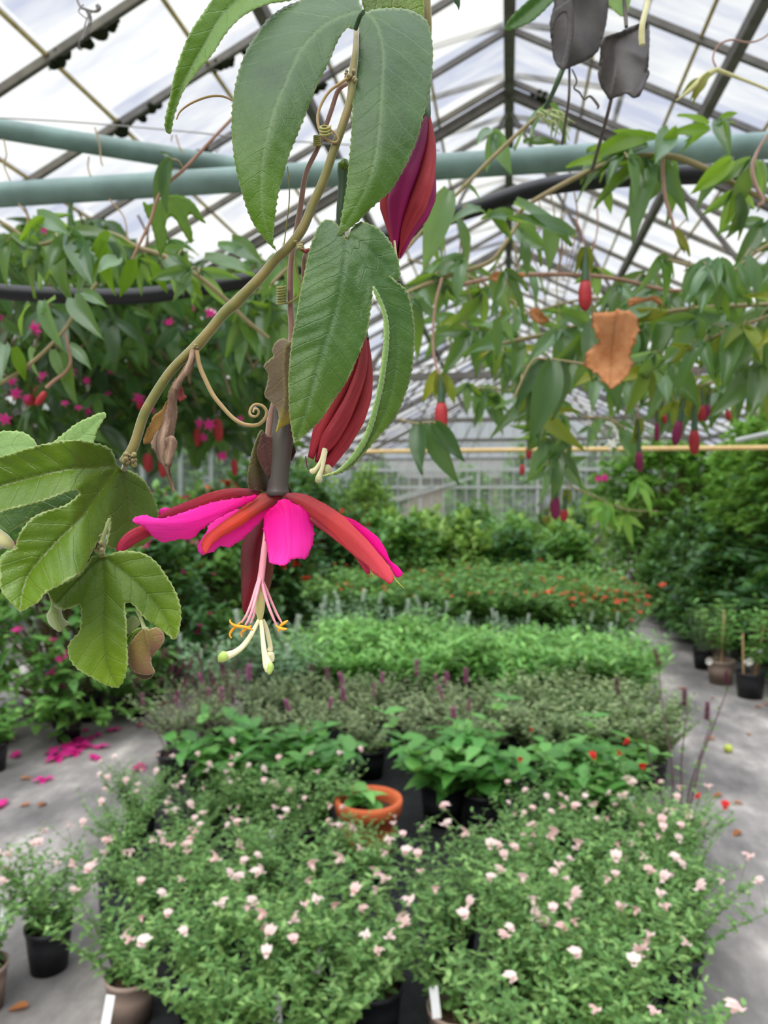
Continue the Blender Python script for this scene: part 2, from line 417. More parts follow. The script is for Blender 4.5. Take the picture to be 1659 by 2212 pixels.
KIDS = {}
def index_kids(root):
    KIDS[root.name] = list(root.children)
    for c in root.children: KIDS[c.name] = list(c.children)


def drop_proto(root):
    for c in list(root.children):
        for g in list(c.children): bpy.data.objects.remove(g)
        bpy.data.objects.remove(c)
    bpy.data.objects.remove(root)


def catmull(pts, closed=False, step=None, n=None):
    p = np.asarray(pts, float)
    if closed: q = np.vstack([p[-1], p, p[0], p[1]])
    else: q = np.vstack([2 * p[0] - p[1], p, 2 * p[-1] - p[-2]])
    out = []
    m = len(q) - 3
    for i in range(m):
        a, b, c, d = q[i:i + 4]
        for t in np.linspace(0, 1, 12, endpoint=False):
            out.append(0.5 * (2 * b + (c - a) * t + (2 * a - 5 * b + 4 * c - d) * t * t + (3 * b - a - 3 * c + d) * t ** 3))
    if not closed: out.append(p[-1])
    out = np.array(out)
    if step or n:
        o2 = np.vstack([out, out[0]]) if closed else out
        L = np.concatenate([[0], np.cumsum(np.linalg.norm(np.diff(o2, axis=0)[:, :3], axis=1))])
        cnt = n or max(3, int(round(L[-1] / step)) + (0 if closed else 1))
        s = np.linspace(0, L[-1], cnt, endpoint=not closed)
        out = np.stack([np.interp(s, L, o2[:, j]) for j in range(o2.shape[1])], 1)
    return out


def tube_mb(mb, pts, rad, seg=8, smooth_n=None, caps=True):
    """round bar through world points; rad scalar or per-point list"""
    p = np.asarray(pts, float)
    r = np.full(len(p), rad, float) if np.isscalar(rad) else np.asarray(rad, float)
    if smooth_n:
        q = catmull(np.hstack([p, r[:, None]]), n=smooth_n); p, r = q[:, :3], np.maximum(q[:, 3], 1e-5)
    T = np.gradient(p, axis=0); T /= np.linalg.norm(T, axis=1)[:, None] + 1e-12
    a = np.array([0, 0, 1.0]) if abs(T[0][2]) < 0.9 else np.array([1.0, 0, 0])
    u = np.cross(T[0], a); u /= np.linalg.norm(u)
    V = []; ang = np.linspace(0, 2 * PI, seg, endpoint=False)
    for i in range(len(p)):
        u = u - T[i] * (u @ T[i]); u /= np.linalg.norm(u) + 1e-12
        w = np.cross(T[i], u)
        V.append(p[i] + r[i] * (np.cos(ang)[:, None] * u + np.sin(ang)[:, None] * w))
    n = len(p); F = []
    for i in range(n - 1):
        for j in range(seg):
            k2 = (j + 1) % seg
            F.append((i * seg + j, i * seg + k2, (i + 1) * seg + k2, (i + 1) * seg + j))
    V = np.vstack(V)
    mb.add(V, F)
    if caps:
        for e, rev in ((0, True), (n - 1, False)):
            c = V[e * seg:(e + 1) * seg]
            mid = c.mean(0)
            VV = np.vstack([c, mid])
            tri = [(j, (j + 1) % seg, seg, seg) for j in range(seg)]
            FF = [(b, a_, c_) if rev else (a_, b, c_) for a_, b, c_, _ in tri]
            s0 = mb.n; mb.V.append(VV); mb.F.append(np.array(FF) + s0); mb.n += len(VV)


def tube(name, pts, rad, mat, parent=None, seg=8, smooth_n=None):
    mb = MB(); tube_mb(mb, pts, rad, seg, smooth_n); return mb.build(name, mat, parent)


def ptube(name, pts, mat, parent=None, seg=8, n=None):
    """tube from photo pixels: (x, y, depth, radius in px)"""
    w = [P(a, b, c) for a, b, c, _ in pts]; r = [q * c / FPX for _, _, c, q in pts]
    return tube(name, w, r, mat, parent, seg, n or len(pts) * 6)


def lathe_mb(mb, prof, seg=20, origin=(0, 0, 0), ridge=None, axis=None):
    V = []; ang = np.linspace(0, 2 * PI, seg, endpoint=False)
    for i, (r, z) in enumerate(prof):
        rr = r * (np.ones(seg) if ridge is None else ridge(ang))
        V.append(np.stack([rr * np.cos(ang), rr * np.sin(ang), np.full(seg, z)], 1))
    F = []
    for i in range(len(prof) - 1):
        for j in range(seg):
            k2 = (j + 1) % seg
            F.append((i * seg + j, i * seg + k2, (i + 1) * seg + k2, (i + 1) * seg + j))
    V = np.vstack(V)
    if axis is not None: V = V @ np.array(axis)
    mb.add(V + np.array(origin), F)


def box_mb(mb, c, sx, sy, sz, R=None):
    v = np.array([(x, y, z) for x in (-.5, .5) for y in (-.5, .5) for z in (-.5, .5)]) * (sx, sy, sz)
    if R is not None: v = v @ np.asarray(R).T
    mb.add(v + np.array(c), [(0, 1, 3, 2), (4, 6, 7, 5), (0, 4, 5, 1), (2, 3, 7, 6), (0, 2, 6, 4), (1, 5, 7, 3)])


def beam(name, a, b, w, h, mat, parent=None, up=(0, 0, 1)):
    """rectangular bar from a to b"""
    a = np.asarray(a, float); b = np.asarray(b, float); d = b - a; L = np.linalg.norm(d); y = d / L
    x = np.cross(y, up); x /= np.linalg.norm(x); z = np.cross(x, y)
    mb = MB(); box_mb(mb, (a + b) / 2, w, L, h, np.stack([x, y, z], 1))
    return mb.build(name, mat, parent, smooth=False)


# ------------------------------------------------------------------ close blades traced as outlines
def seg_dist(pt, A, B):
    ab = B - A; L2 = (ab ** 2).sum(1) + 1e-9
    t = np.clip(((pt[:, None, :] - A[None]) * ab[None]).sum(2) / L2, 0, 1)
    q = A[None] + t[:, :, None] * ab[None]
    d = np.linalg.norm(pt[:, None, :] - q, axis=2)
    i = d.argmin(1); r = np.arange(len(pt))
    v = pt - q[r, i]; s = np.sign(ab[i, 0] * v[:, 1] - ab[i, 1] * v[:, 0])
    return d[r, i], i, t[r, i], s


def inside(pt, poly):
    x, y = pt[:, 0], pt[:, 1]; c = np.zeros(len(pt), bool)
    a = poly; b = np.roll(poly, -1, 0)
    for (x1, y1), (x2, y2) in zip(a, b):
        m = (y1 > y) != (y2 > y)
        with np.errstate(divide='ignore', invalid='ignore'):
            xi = (x2 - x1) * (y - y1) / (y2 - y1 + 1e-12) + x1
        c ^= m & (x < xi)
    return c


def sheet(name, outl, ribs, dep, mat, parent, res=5.0, teeth=0.0, period=3, thick=0.00035, k_=0.85, sp=46,
          pucker=0.0, groove=0.0, fold=0.0, bow=0.0, wave=0.0, tipstart=0.35, seed=0, tipfn=None):
    """a thin blade: outline and ribs in photo pixels, dep(x, y) its distance; veins, teeth and curl are modelled"""
    R = np.random.RandomState(seed + 5)
    poly = catmull(outl, closed=True, step=res)
    if teeth:
        t = np.roll(poly, -1, 0) - np.roll(poly, 1, 0); nrm = np.stack([t[:, 1], -t[:, 0]], 1)
        nrm /= np.linalg.norm(nrm, axis=1)[:, None] + 1e-9
        area = 0.5 * np.sum(poly[:, 0] * np.roll(poly[:, 1], -1) - np.roll(poly[:, 0], -1) * poly[:, 1])
        sg = 1 if area > 0 else -1
        idx = np.arange(len(poly)) % period == 1
        poly = poly + nrm * (idx * teeth * sg * (0.6 + 0.8 * R.rand(len(poly))))[:, None]
    rl = [catmull(r, step=res) for r in ribs]
    lo, hi = poly.min(0), poly.max(0)
    g = []
    st = res * 1.15; row = 0; y = lo[1]
    while y < hi[1]:
        x = lo[0] + (st / 2 if row % 2 else 0)
        while x < hi[0]:
            g.append((x, y)); x += st
        y += st * 0.87; row += 1
    g = np.array(g) if g else np.zeros((0, 2))
    A, B = poly, np.roll(poly, -1, 0)
    if len(g):
        g = g[inside(g, poly)]
        d, *_ = seg_dist(g, A, B); g = g[d > res * 0.6]
    ra = [r[:-1] for r in rl]; rb = [r[1:] for r in rl]
    RA, RB = np.vstack(ra), np.vstack(rb)
    if len(g):
        d, *_ = seg_dist(g, RA, RB); g = g[d > res * 0.55]
    pts = [tuple(p) for p in poly]; E = [(i, (i + 1) % len(poly)) for i in range(len(poly))]
    nb = len(poly); ribset = []
    for r in rl:
        ins = inside(r, poly); d, *_ = seg_dist(r, A, B); ok = ins & (d > res * 0.4)
        last = None
        for q, o in zip(r, ok):
            if o:
                pts.append(tuple(q)); i = len(pts) - 1; ribset.append(i)
                if last is not None: E.append((last, i))
                last = i
            else: last = None
    pts += [tuple(q) for q in g]
    co, _, faces, ov, _, _ = delaunay_2d_cdt([Vector(p) for p in pts], E, [], 0, 1e-4)
    XY = np.array([(c.x, c.y) for c in co])
    F = np.array([f for f in faces if len(f) == 3])
    cen = XY[F].mean(1); F = F[inside(cen, poly)]
    used = np.unique(F); remap = -np.ones(len(XY), int); remap[used] = np.arange(len(used))
    XY = XY[used]; F = remap[F]; orig = [ov[i] for i in used]
    edge = np.array([1.0 if any(q < nb for q in o) else 0.0 for o in orig])
    rs = set(ribset); rib = np.array([1.0 if any(q in rs for q in o) else 0.0 for o in orig])
    d, i, t, s = seg_dist(XY, RA, RB)
    cum = []
    mx = 1
    for r in rl:
        L = np.concatenate([[0], np.cumsum(np.linalg.norm(np.diff(r, axis=0), axis=1))]); cum.append(np.stack([L[:-1], L[1:]], 1)); mx = max(mx, L[-1])
    cum = np.vstack(cum); sl = cum[i, 0] * (1 - t) + cum[i, 1] * t
    ph = (sl - k_ * d + 9 * np.sin(sl / 61 + seed) + 6 * np.sin(XY[:, 1] / 27 + seed)) / sp
    z = np.array([dep(a, b) for a, b in XY])
    z = z + fold * d + bow * d ** 2 + groove * np.exp(-(d / 5.0) ** 2)
    z = z - pucker * np.abs(np.sin(PI * ph)) * np.clip(d / 18, 0, 1)
    if wave:
        z = z + wave * (np.sin(XY[:, 0] / 23 + seed) * np.sin(XY[:, 1] / 31 + 2 * seed) + 0.6 * edge * np.sin(sl / 14 + seed))
    W = PA(XY[:, 0], XY[:, 1], z)
    n = np.cross(W[F[:, 1]] - W[F[:, 0]], W[F[:, 2]] - W[F[:, 0]]).sum(0)
    if n @ (CAM - W.mean(0)) < 0: F = F[:, ::-1]
    me = bpy.data.meshes.new(name); me.from_pydata(W.tolist(), [], F.tolist())
    me.update()
    uvl = me.uv_layers.new(name='vein')
    vi = np.zeros(len(me.loops), int); me.loops.foreach_get('vertex_index', vi)
    uvl.data.foreach_set('uv', np.stack([sl / 100, d / 100], 1)[vi].ravel())
    tip = np.clip((sl / mx - tipstart) / (1 - tipstart), 0, 1) if tipfn is None else np.array([tipfn(a, b) for a, b in XY])
    for nm, arr in (('rib', rib), ('edge', edge), ('tip', tip)):
        at = me.attributes.new(nm, 'FLOAT', 'POINT'); at.data.foreach_set('value', arr.astype(np.float32))
    o = finish(name, me, mat, parent)
    so = o.modifiers.new('thickness', 'SOLIDIFY'); so.thickness = thick; so.offset = 0
    return o


def Z(pts, x0, y0, sc):
    return [(x0 + a / sc, y0 + b / sc) for a, b in pts]


def lin(d0, cx, cy, ax=0.0, ay=0.0, qy=0.0, qx=0.0):
    """distance that changes ax / ay metres per 100 px, and curves by q"""
    return lambda x, y: d0 + ax * (x - cx) / 100 + ay * (y - cy) / 100 + qy * ((y - cy) / 100) ** 2 + qx * ((x - cx) / 100) ** 2

# ================================================================== the vine in the foreground
vine = thing('passion_vine', P(925, -30, 0.43), 'large passion vine hanging closest, with open magenta flower and big three-lobed leaves', 'vine')
z1 = lambda p: Z(p, 230, 1020, 2.476)
z2 = lambda p: Z(p, 0, 860, 3.457)
z3 = lambda p: Z(p, 340, 0, 2.676)
z4 = lambda p: Z(p, 520, 440, 3.457)
z5 = lambda p: Z(p, 280, 560, 4.253)


def plabel(o, s): o['label'] = s; return o


# ---- stems
ptube('stem', [(770, 60, .40, 6), (768, 110, .39, 7), (762, 157, .388, 9), (758, 209, .386, 9), (743, 262, .385, 9.5), (721, 325, .384, 9.5), (699, 389, .384, 10),
               (676, 441, .384, 10), (654, 493, .383, 10.5), (624, 534, .382, 10.5), (594, 562, .382, 10.5), (563, 599, .381, 11), (522, 641, .38, 12),
               (508, 656, .38, 12.5), (485, 675, .379, 11.5), (455, 712, .378, 11), (423, 749, .377, 12), (398, 772, .376, 10.5), (371, 799, .375, 10), (350, 828, .374, 10), (328, 864, .373, 10.5),
               (310, 898, .372, 10.5), (295, 946, .371, 10.5), (284, 974, .37, 11), (274, 992, .37, 13), (266, 1000, .37, 11)], M['vine_stem'], vine, 12, 110)
ptube('stem', [(921, -60, .44, 8), (922, 0, .44, 8.5), (924, 60, .44, 9), (921, 150, .445, 7)], M['vine_stem'], vine, 10)
# knobbly joints on the stem
def knob(name, x, y, d, r, mat, n=8, seed=0):
    R = random.Random(seed); mb = MB(); r *= .8; n *= 2
    for _ in range(n):
        a, b = R.uniform(-1, 1) * r, R.uniform(-1, 1) * r
        c = P(x + a, y + b, d - 0.003 + R.uniform(-.002, .002))
        q = r * R.uniform(.25, .55) * d / FPX
        lathe_mb(mb, [(1e-5, -q), (q * .7, -q * .7), (q, 0), (q * .7, q * .7), (1e-5, q)], 8, c)
    return mb.build(name, mat, vine)
knob('node', 758, 165, .388, 14, M['node'], 9, 1)
knob('node', 645, 530, .382, 11, M['node'], 8, 2)
knob('node', 420, 752, .377, 9, M['node'], 7, 3)
knob('node', 280, 992, .37, 16, M['node'], 10, 4)
knob('node', 215, 1180, .352, 13, M['node'], 9, 5)
ptube('scar', [(648, 537, .38, 3), (660, 543, .378, 4), (667, 541, .377, 5), (672, 546, .377, 2)], M['maroon'], vine)
ptube('scar', [(652, 530, .379, 1.5), (662, 522, .378, 1.5), (672, 517, .378, .8)], M['dark_stem'], vine)
ptube('shoot', [(236, 1120, .345, 3), (228, 1145, .346, 4), (222, 1168, .348, 5), (216, 1195, .35, 6)], M['bract_young'], vine)
ptube('shoot', [(228, 1128, .346, 1.5), (232, 1150, .347, 2.5), (214, 1160, .349, 3), (205, 1190, .35, 3)], M['node'], vine)
ptube('shoot', [(272, 1002, .372, 7), (262, 1030, .42, 6), (245, 1090, .43, 6), (228, 1150, .40, 6), (222, 1175, .362, 7), (220, 1200, .35, 6)], M['vine_stem'], vine)

# ---- stalks that carry the flowers
ptube('peduncle', [(755, 178, .392, 5), (738, 187, .398, 5), (728, 200, .4, 5), (714, 243, .402, 5), (687, 318, .402, 5), (661, 374, .402, 5.5), (650, 441, .402, 6), (640, 500, .402, 6),
                   (631, 545, .402, 6), (627, 600, .403, 6.5), (628, 671, .403, 6.5), (630, 730, .403, 7), (618, 800, .404, 7), (600, 850, .404, 7.5), (591, 882, .404, 8.5), (584, 915, .404, 9), (581, 945, .404, 8)], M['stem_pink'], vine, 10, 70)
ptube('peduncle', [(662, 542, .388, 5), (657, 560, .398, 5), (656, 590, .4, 5), (660, 620, .402, 4.5), (668, 660, .404, 4)], M['stem_pink'], vine)
ptube('strand', [(637, 552, .4, 2.2), (640, 585, .4, 2.2), (650, 610, .4, 2.2), (651, 628, .4, 2.4), (640, 645, .4, 2.6), (622, 655, .4, 2.2)], M['tendril_green'], vine)
ptube('strand', [(612, 540, .42, 1.2), (625, 430, .42, 1.3), (621, 360, .42, 1.2)], M['tendril_green'], vine)

# ---- leaves traced from the photograph
# top leaf, two hanging lobes that meet in an arch
A = z3([(860, -10), (740, 40), (640, 110), (590, 180), (540, 250), (500, 330), (465, 440), (440, 560), (430, 720), (440, 880), (465, 1020), (500, 1150), (540, 1260), (580, 1330), (640, 1405), (678, 1440), (698, 1462),
        (676, 1425), (668, 1390), (680, 1250), (692, 1150), (720, 1040), (760, 900), (800, 800), (832, 720), (872, 620), (920, 500), (970, 400), (1003, 330), (1040, 240), (1078, 178), (1108, 158), (1140, 178), (1158, 212),
        (1150, 300), (1140, 450), (1130, 600), (1124, 750), (1112, 900), (1102, 1000), (1092, 1100), (1070, 1230), (1050, 1330), (1044, 1366), (1075, 1345), (1130, 1305), (1190, 1250), (1260, 1180), (1340, 1110), (1400, 1020), (1460, 900), (1502, 800),
        (1542, 650), (1572, 550), (1587, 420), (1592, 300), (1580, 200), (1560, 130), (1520, 90), (1450, 58), (1350, 48), (1250, 58), (1205, 72), (1180, 45), (1160, -10), (1140, -90), (1000, -120), (900, -80)])
sheet('leaf', A, [z3([(1195, 68), (1100, 85), (990, 135), (880, 230), (810, 330), (745, 480), (685, 620), (645, 760), (615, 900), (600, 1080), (610, 1230), (650, 1380), (692, 1455)]),
                  z3([(1205, 72), (1260, 130), (1297, 240), (1306, 350), (1300, 500), (1290, 680), (1270, 850), (1230, 1030), (1150, 1200), (1050, 1355)])],
      lin(.374, 700, 300, .0, -.006, .0022), M['leaf_top'], vine, 5.2, 1.9, 3, fold=.00006, groove=.0007, pucker=0.00038, wave=.0005, sp=48, seed=1, tipstart=.4)
# lobe that hangs to the left at the top
B = z3([(45, 735), (50, 660), (72, 570), (100, 430), (148, 285), (200, 170), (262, 80), (330, -20), (420, -120), (600, -160), (900, -140), (960, -60), (860, -20), (740, 6), (620, 28), (500, 88), (430, 150), (382, 212), (332, 290), (290, 345), (212, 440), (152, 520), (102, 650), (82, 740), (74, 775), (58, 765)])
sheet('leaf', B, [z3([(900, -100), (700, -80), (500, -20), (360, 110), (270, 260), (190, 400), (110, 580), (70, 765)])],
      lin(.385, 460, 100, .012, -.008, .003), M['leaf_top'], vine, 5.2, 1.6, 3, fold=-.0001, groove=.0005, pucker=0.00029, wave=.0005, sp=48, seed=2, tipstart=1.1)
# bright underside of a leaf behind, at the top
sheet('leaf', [(783, -40), (790, 30), (815, 24), (850, 19), (885, 24), (912, 38), (915, 0), (910, -40), (850, -70)], [[(800, -50), (830, -20), (860, 10), (905, 30)]], lin(.43, 850, 0), M['leaf_low'], vine, 5, 1.5, seed=3)
ptube('leaf_tip', [(985, -20, .5, 8), (987, 0, .5, 7), (990, 10, .5, 4), (991, 22, .5, .5)], M['stem_green'], vine)
# leaf in the middle: broad lobe, narrow curling lobe
D = z4([(775, 252), (752, 205), (728, 165), (690, 132), (650, 120), (610, 132), (570, 190), (530, 290), (500, 420), (468, 560), (440, 700), (418, 830), (394, 950), (375, 1080), (364, 1200), (358, 1350), (364, 1550), (380, 1680), (392, 1750), (402, 1788),
        (440, 1760), (520, 1690), (600, 1608), (680, 1490), (740, 1400), (800, 1310), (850, 1200), (892, 1100), (930, 1000), (952, 920), (966, 820), (980, 700), (986, 630), (1000, 632),
        (1030, 700), (1062, 780), (1082, 900), (1076, 1050), (1056, 1200), (1032, 1350), (1002, 1480), (970, 1600), (930, 1720), (870, 1830), (800, 1925), (720, 1995), (640, 2026), (612, 2033), (650, 2034),
        (740, 2014), (840, 1955), (935, 1850), (1050, 1720), (1150, 1600), (1220, 1450), (1270, 1280), (1290, 1120), (1297, 950), (1282, 800), (1252, 690), (1222, 630), (1170, 590), (1135, 560), (1112, 540), (1150, 562), (1185, 580), (1188, 540), (1186, 480), (1170, 400), (1130, 310), (1080, 240), (1020, 180), (950, 150), (890, 140), (835, 180), (800, 238), (790, 262)])
def depD(x, y):
    t = (y - 510) / 480
    return .368 - .010 * t + .018 * max(0, .25 - t) ** 1.3 + (.00009 * max(0, x - 800) if x > 800 else 0)
sheet('leaf', D, [z4([(788, 268), (780, 400), (755, 560), (725, 700), (690, 850), (650, 980), (605, 1120), (560, 1270), (510, 1450), (460, 1620), (404, 1780)]),
                  z4([(800, 270), (870, 380), (940, 490), (1000, 590), (1060, 690), (1110, 800), (1150, 920), (1160, 1100), (1140, 1300), (1090, 1500), (1000, 1700), (880, 1880), (760, 1985), (640, 2031)]),
                  z4([(810, 262), (870, 275), (940, 320), (1010, 390), (1070, 440), (1130, 510)])],
      depD, M['leaf_mid'], vine, 4.6, 1.6, 3, fold=.00004, groove=.0008, pucker=0.00046, wave=.0006, sp=48, seed=4, tipstart=.35)
E = z4([(985, 628), (1000, 626), (1040, 700), (1078, 790), (1104, 900), (1106, 1040), (1088, 1200), (1064, 1360), (1034, 1490), (1004, 1610), (966, 1720), (906, 1840), (834, 1930), (740, 2000), (640, 2030), (610, 2032), (715, 1992), (795, 1918), (866, 1826), (926, 1716), (968, 1596), (998, 1478), (1028, 1350), (1048, 1200), (1064, 1050), (1068, 900), (1050, 790), (1018, 720)])
plabel(sheet('rolled_margin', E, [z4([(992, 632), (1050, 740), (1086, 900), (1086, 1060), (1062, 1240), (1020, 1430), (960, 1640), (860, 1850), (740, 1990), (620, 2031)])],
             lambda x, y: depD(x, y) - .0025, M['leaf_pale'], vine, 4.0, 1.2, 3, seed=5, bow=.00001), 'pale rolled underside along the narrow lobe')
ptube('petiole', [(768, 62, .392, 5), (778, 35, .384, 5), (785, 26, .374, 4.5)], M['stem_green'], vine)
ptube('petiole', [(748, 515, .371, 4), (750, 500, .382, 5), (752, 480, .392, 6)], M['vine_stem'], vine)
# big leaf at lower left: three lobes
LE = z2([(868, 488), (850, 430), (820, 380), (740, 345), (600, 318), (480, 318), (350, 340), (230, 370), (100, 408), (0, 440), (-110, 490), (-180, 600), (-170, 760), (-110, 838), (0, 836), (50, 832), (150, 810), (250, 785), (350, 755), (430, 725), (500, 698), (560, 684), (594, 698),
         (575, 735), (520, 780), (440, 820), (330, 850), (250, 890), (190, 950), (150, 1010), (122, 1080), (128, 1118), (90, 1135), (40, 1155), (10, 1185), (0, 1250), (0, 1350), (5, 1420), (40, 1480), (90, 1532), (150, 1590), (220, 1560), (290, 1518), (330, 1460), (380, 1425), (430, 1405), (500, 1360), (560, 1328), (620, 1280), (660, 1200), (700, 1120), (740, 1050), (785, 965), (812, 905), (822, 880),
         (818, 960), (804, 1050), (800, 1100), (850, 1122), (920, 1128), (980, 1122), (1050, 1108), (1110, 1070), (1142, 1010), (1172, 930), (1186, 880), (1176, 830), (1150, 755), (1120, 690), (1080, 622), (1020, 570), (960, 540), (905, 525), (880, 510)])
def depE(x, y):
    return .352 - .010 * (y - 1000) / 100 * (1 if y > 1000 else .6) + .004 * (((x - 150) / 150) ** 2) * (1 if x < 150 else .0) + .0006 * max(0, x - 150) ** 2 / (max(0, x - 150) + 60)
sheet('leaf', LE, [z2([(872, 500), (700, 512), (500, 532), (250, 590), (0, 655), (-150, 700)]),
                   z2([(868, 508), (830, 560), (760, 662), (650, 822), (560, 935), (430, 1062), (300, 1205), (210, 1325), (168, 1450), (152, 1585)]),
                   z2([(885, 520), (920, 620), (945, 720), (960, 850), (960, 1000), (955, 1110)])],
      depE, M['leaf_low'], vine, 4.6, 2.0, 3, fold=-.00011, groove=.0007, pucker=0.00042, wave=.0007, sp=38, seed=6, tipstart=.6)
# lower leaf
LF = z2([(745, 1185), (690, 1182), (660, 1230), (600, 1312), (540, 1352), (480, 1372), (420, 1402), (362, 1438), (368, 1480), (400, 1535), (470, 1576), (540, 1562), (598, 1542), (606, 1590), (602, 1700), (590, 1752), (550, 1790), (520, 1830), (508, 1890), (528, 1960), (580, 2020), (640, 2062), (700, 2092), (770, 2132), (850, 2160), (895, 2150), (930, 2090), (950, 2000), (952, 1900), (946, 1800), (945, 1700), (936, 1600), (932, 1545), (950, 1524), (985, 1534), (1020, 1570), (1080, 1640), (1150, 1690), (1220, 1742), (1270, 1780), (1304, 1803), (1332, 1750), (1350, 1650), (1345, 1550), (1312, 1450), (1262, 1360), (1210, 1280), (1160, 1220), (1090, 1170), (1000, 1145), (900, 1145), (830, 1165), (785, 1182)])
sheet('leaf', LF, [z2([(762, 1190), (700, 1240), (650, 1285), (590, 1350), (530, 1412), (430, 1522)]),
                   z2([(770, 1192), (773, 1300), (775, 1450), (770, 1600), (775, 1750), (790, 1900), (820, 2030), (875, 2150)]),
                   z2([(790, 1190), (900, 1280), (1020, 1382), (1150, 1522), (1240, 1652), (1302, 1795)])],
      lin(.349, 225, 1250, .002, -.0055, .0007), M['leaf_base'], vine, 4.6, 1.9, 3, fold=-.00005, groove=.0006, pucker=0.00034, wave=.0006, sp=38, seed=7, tipstart=.5)
# pale young leaves behind
sheet('leaf', z2([(400, 335), (460, 280), (520, 230), (570, 193), (620, 165), (680, 140), (730, 115), (780, 108), (792, 128), (760, 180), (720, 250), (710, 290), (695, 340), (660, 420), (500, 440), (400, 400)]), [z2([(430, 420), (600, 285), (700, 195), (785, 116)])], lin(.372, 170, 950, .0, -.004), M['leaf_pale'], vine, 4.2, 1.8, sp=28, seed=8, groove=.0003, pucker=0.00021)
sheet('leaf', z2([(-120, 300), (0, 252), (100, 248), (170, 256), (230, 290), (272, 348), (240, 420), (100, 470), (-60, 480), (-160, 400)]), [z2([(-140, 400), (0, 370), (120, 350), (260, 350)])], lin(.372, 30, 950, 0, -.006), M['leaf_pale'], vine, 4.6, 1.6, sp=35, seed=9, pucker=0.00021)
# dark green leaf seen through the gap
sheet('leaf', z2([(-60, 860), (0, 845), (120, 800), (250, 740), (430, 700), (600, 640), (640, 660), (590, 730), (500, 800), (330, 850), (230, 905), (150, 950), (90, 985), (60, 1000), (0, 955), (-60, 930)]), [z2([(-40, 880), (190, 880), (230, 850), (290, 790), (600, 660)])], lin(.376, 60, 1100, 0, -.004), M['leaf_dark'], vine, 4.6, 1.0, sp=32, seed=10, pucker=0.00017)

# ---- bud, young hoods and bracts by the lower leaves
ptube('bud', [(-30, 1135, .352, 10), (0, 1160, .351, 14), (14, 1172, .35, 13), (26, 1180, .35, 8), (33, 1183, .35, 1)], M['bud'], vine, 12)
ptube('bud_stalk', [(30, 1182, .349, 3), (40, 1184, .347, 3)], M['node'], vine)
sheet('young_bract', z2([(352, 1448), (375, 1500), (380, 1560), (358, 1600), (350, 1630), (372, 1690), (445, 1745), (482, 1710), (520, 1682), (478, 1650), (458, 1600), (455, 1570), (400, 1560), (380, 1500)]), [z2([(378, 1520), (395, 1600), (440, 1735)])], lin(.345, 110, 1330, 0, 0), M['bract_young'], vine, 3.2, .6, seed=11, bow=.00002)
ptube('bract_stalk', [(295, 1318, .349, 3.5), (304, 1335, .348, 3.8), (310, 1352, .347, 4.5), (314, 1360, .346, 6), (321, 1358, .346, 4)], M['bract_young'], vine)
sheet('bract', z2([(948, 1660), (975, 1635), (1004, 1628), (1040, 1662), (1035, 1705), (985, 1740), (948, 1760)]), [z2([(950, 1750), (1000, 1640)])], lin(.352, 285, 1350), M['bract_young'], vine, 3.4, .5, seed=12)
sheet('bract', z2([(955, 1990), (1000, 2060), (1050, 2098), (1090, 2104), (1132, 2086), (1142, 2050), (1080, 1990), (1000, 1940)]), [z2([(960, 1960), (1060, 2060), (1130, 2080)])], lin(.350, 300, 1450), M['bract_olive'], vine, 3.4, .5, seed=13)
sheet('bract', z2([(1075, 1718), (1010, 1780), (955, 1870), (952, 1900), (962, 1970), (1000, 2040), (1080, 2066), (1130, 2062), (1158, 2044), (1132, 1990), (1128, 1930), (1110, 1860), (1098, 1780), (1090, 1730)]), [z2([(1080, 1722), (1050, 1850), (1060, 1960), (1150, 2045)])], lin(.345, 305, 1400, 0, 0), M['bract_mauve'], vine, 3.6, .8, seed=14, bow=.000003, pucker=0.00017)
sheet('bract', z2([(1082, 1722), (1115, 1728), (1170, 1712), (1222, 1758), (1222, 1822), (1180, 1880), (1132, 1930), (1112, 1860), (1096, 1790)]), [z2([(1085, 1725), (1150, 1790), (1200, 1830)])], lin(.343, 330, 1380, 0, 0), M['bract_mauve'], vine, 3.6, .8, seed=15, bow=.000003)
sheet('bract', z2([(955, 1860), (1000, 1775), (1060, 1722), (1040, 1715), (985, 1745), (945, 1800)]), [z2([(960, 1840), (1050, 1720)])], lin(.347, 290, 1370), M['leaf_low'], vine, 3.4, .4, seed=16)

# ---- bracts around the open flower's tube
plabel(sheet('bract', z4([(390, 1000), (370, 1030), (330, 1010), (290, 1014), (255, 1045), (235, 1100), (246, 1135), (205, 1175), (172, 1214), (206, 1272), (196, 1350), (178, 1432), (228, 1482), (270, 1530), (286, 1600), (262, 1712), (300, 1675), (372, 1630), (410, 1560), (420, 1300), (410, 1100)]),
             [z4([(375, 1032), (330, 1090), (320, 1250), (330, 1420), (310, 1560), (270, 1705)])], lin(.388, 600, 840, .004, 0), M['bract'], vine, 4, .8, seed=17, fold=.00012, pucker=0.00025, tipstart=.72), 'brown bract with yellow tip')
sheet('bract', z4([(150, 1690), (185, 1720), (205, 1755), (240, 1740), (250, 1800), (250, 2080), (225, 2150), (120, 2138), (60, 2122), (52, 2040), (62, 1950), (84, 1850), (118, 1752)]), [z4([(158, 1700), (110, 1800), (90, 1950), (120, 2130)])], lin(.398, 565, 990, .01, 0), M['bract_olive'], vine, 3.6, .8, seed=18, bow=.00001, pucker=0.00025)
sheet('bract', z4([(160, 1712), (200, 1735), (250, 1740), (262, 1850), (230, 2000), (205, 2040), (150, 1960), (118, 1860), (135, 1790)]), [z4([(170, 1720), (190, 1860), (215, 2030)])], lin(.396, 575, 980, .004, 0), M['bract_red'], vine, 3.6, .5, seed=19)
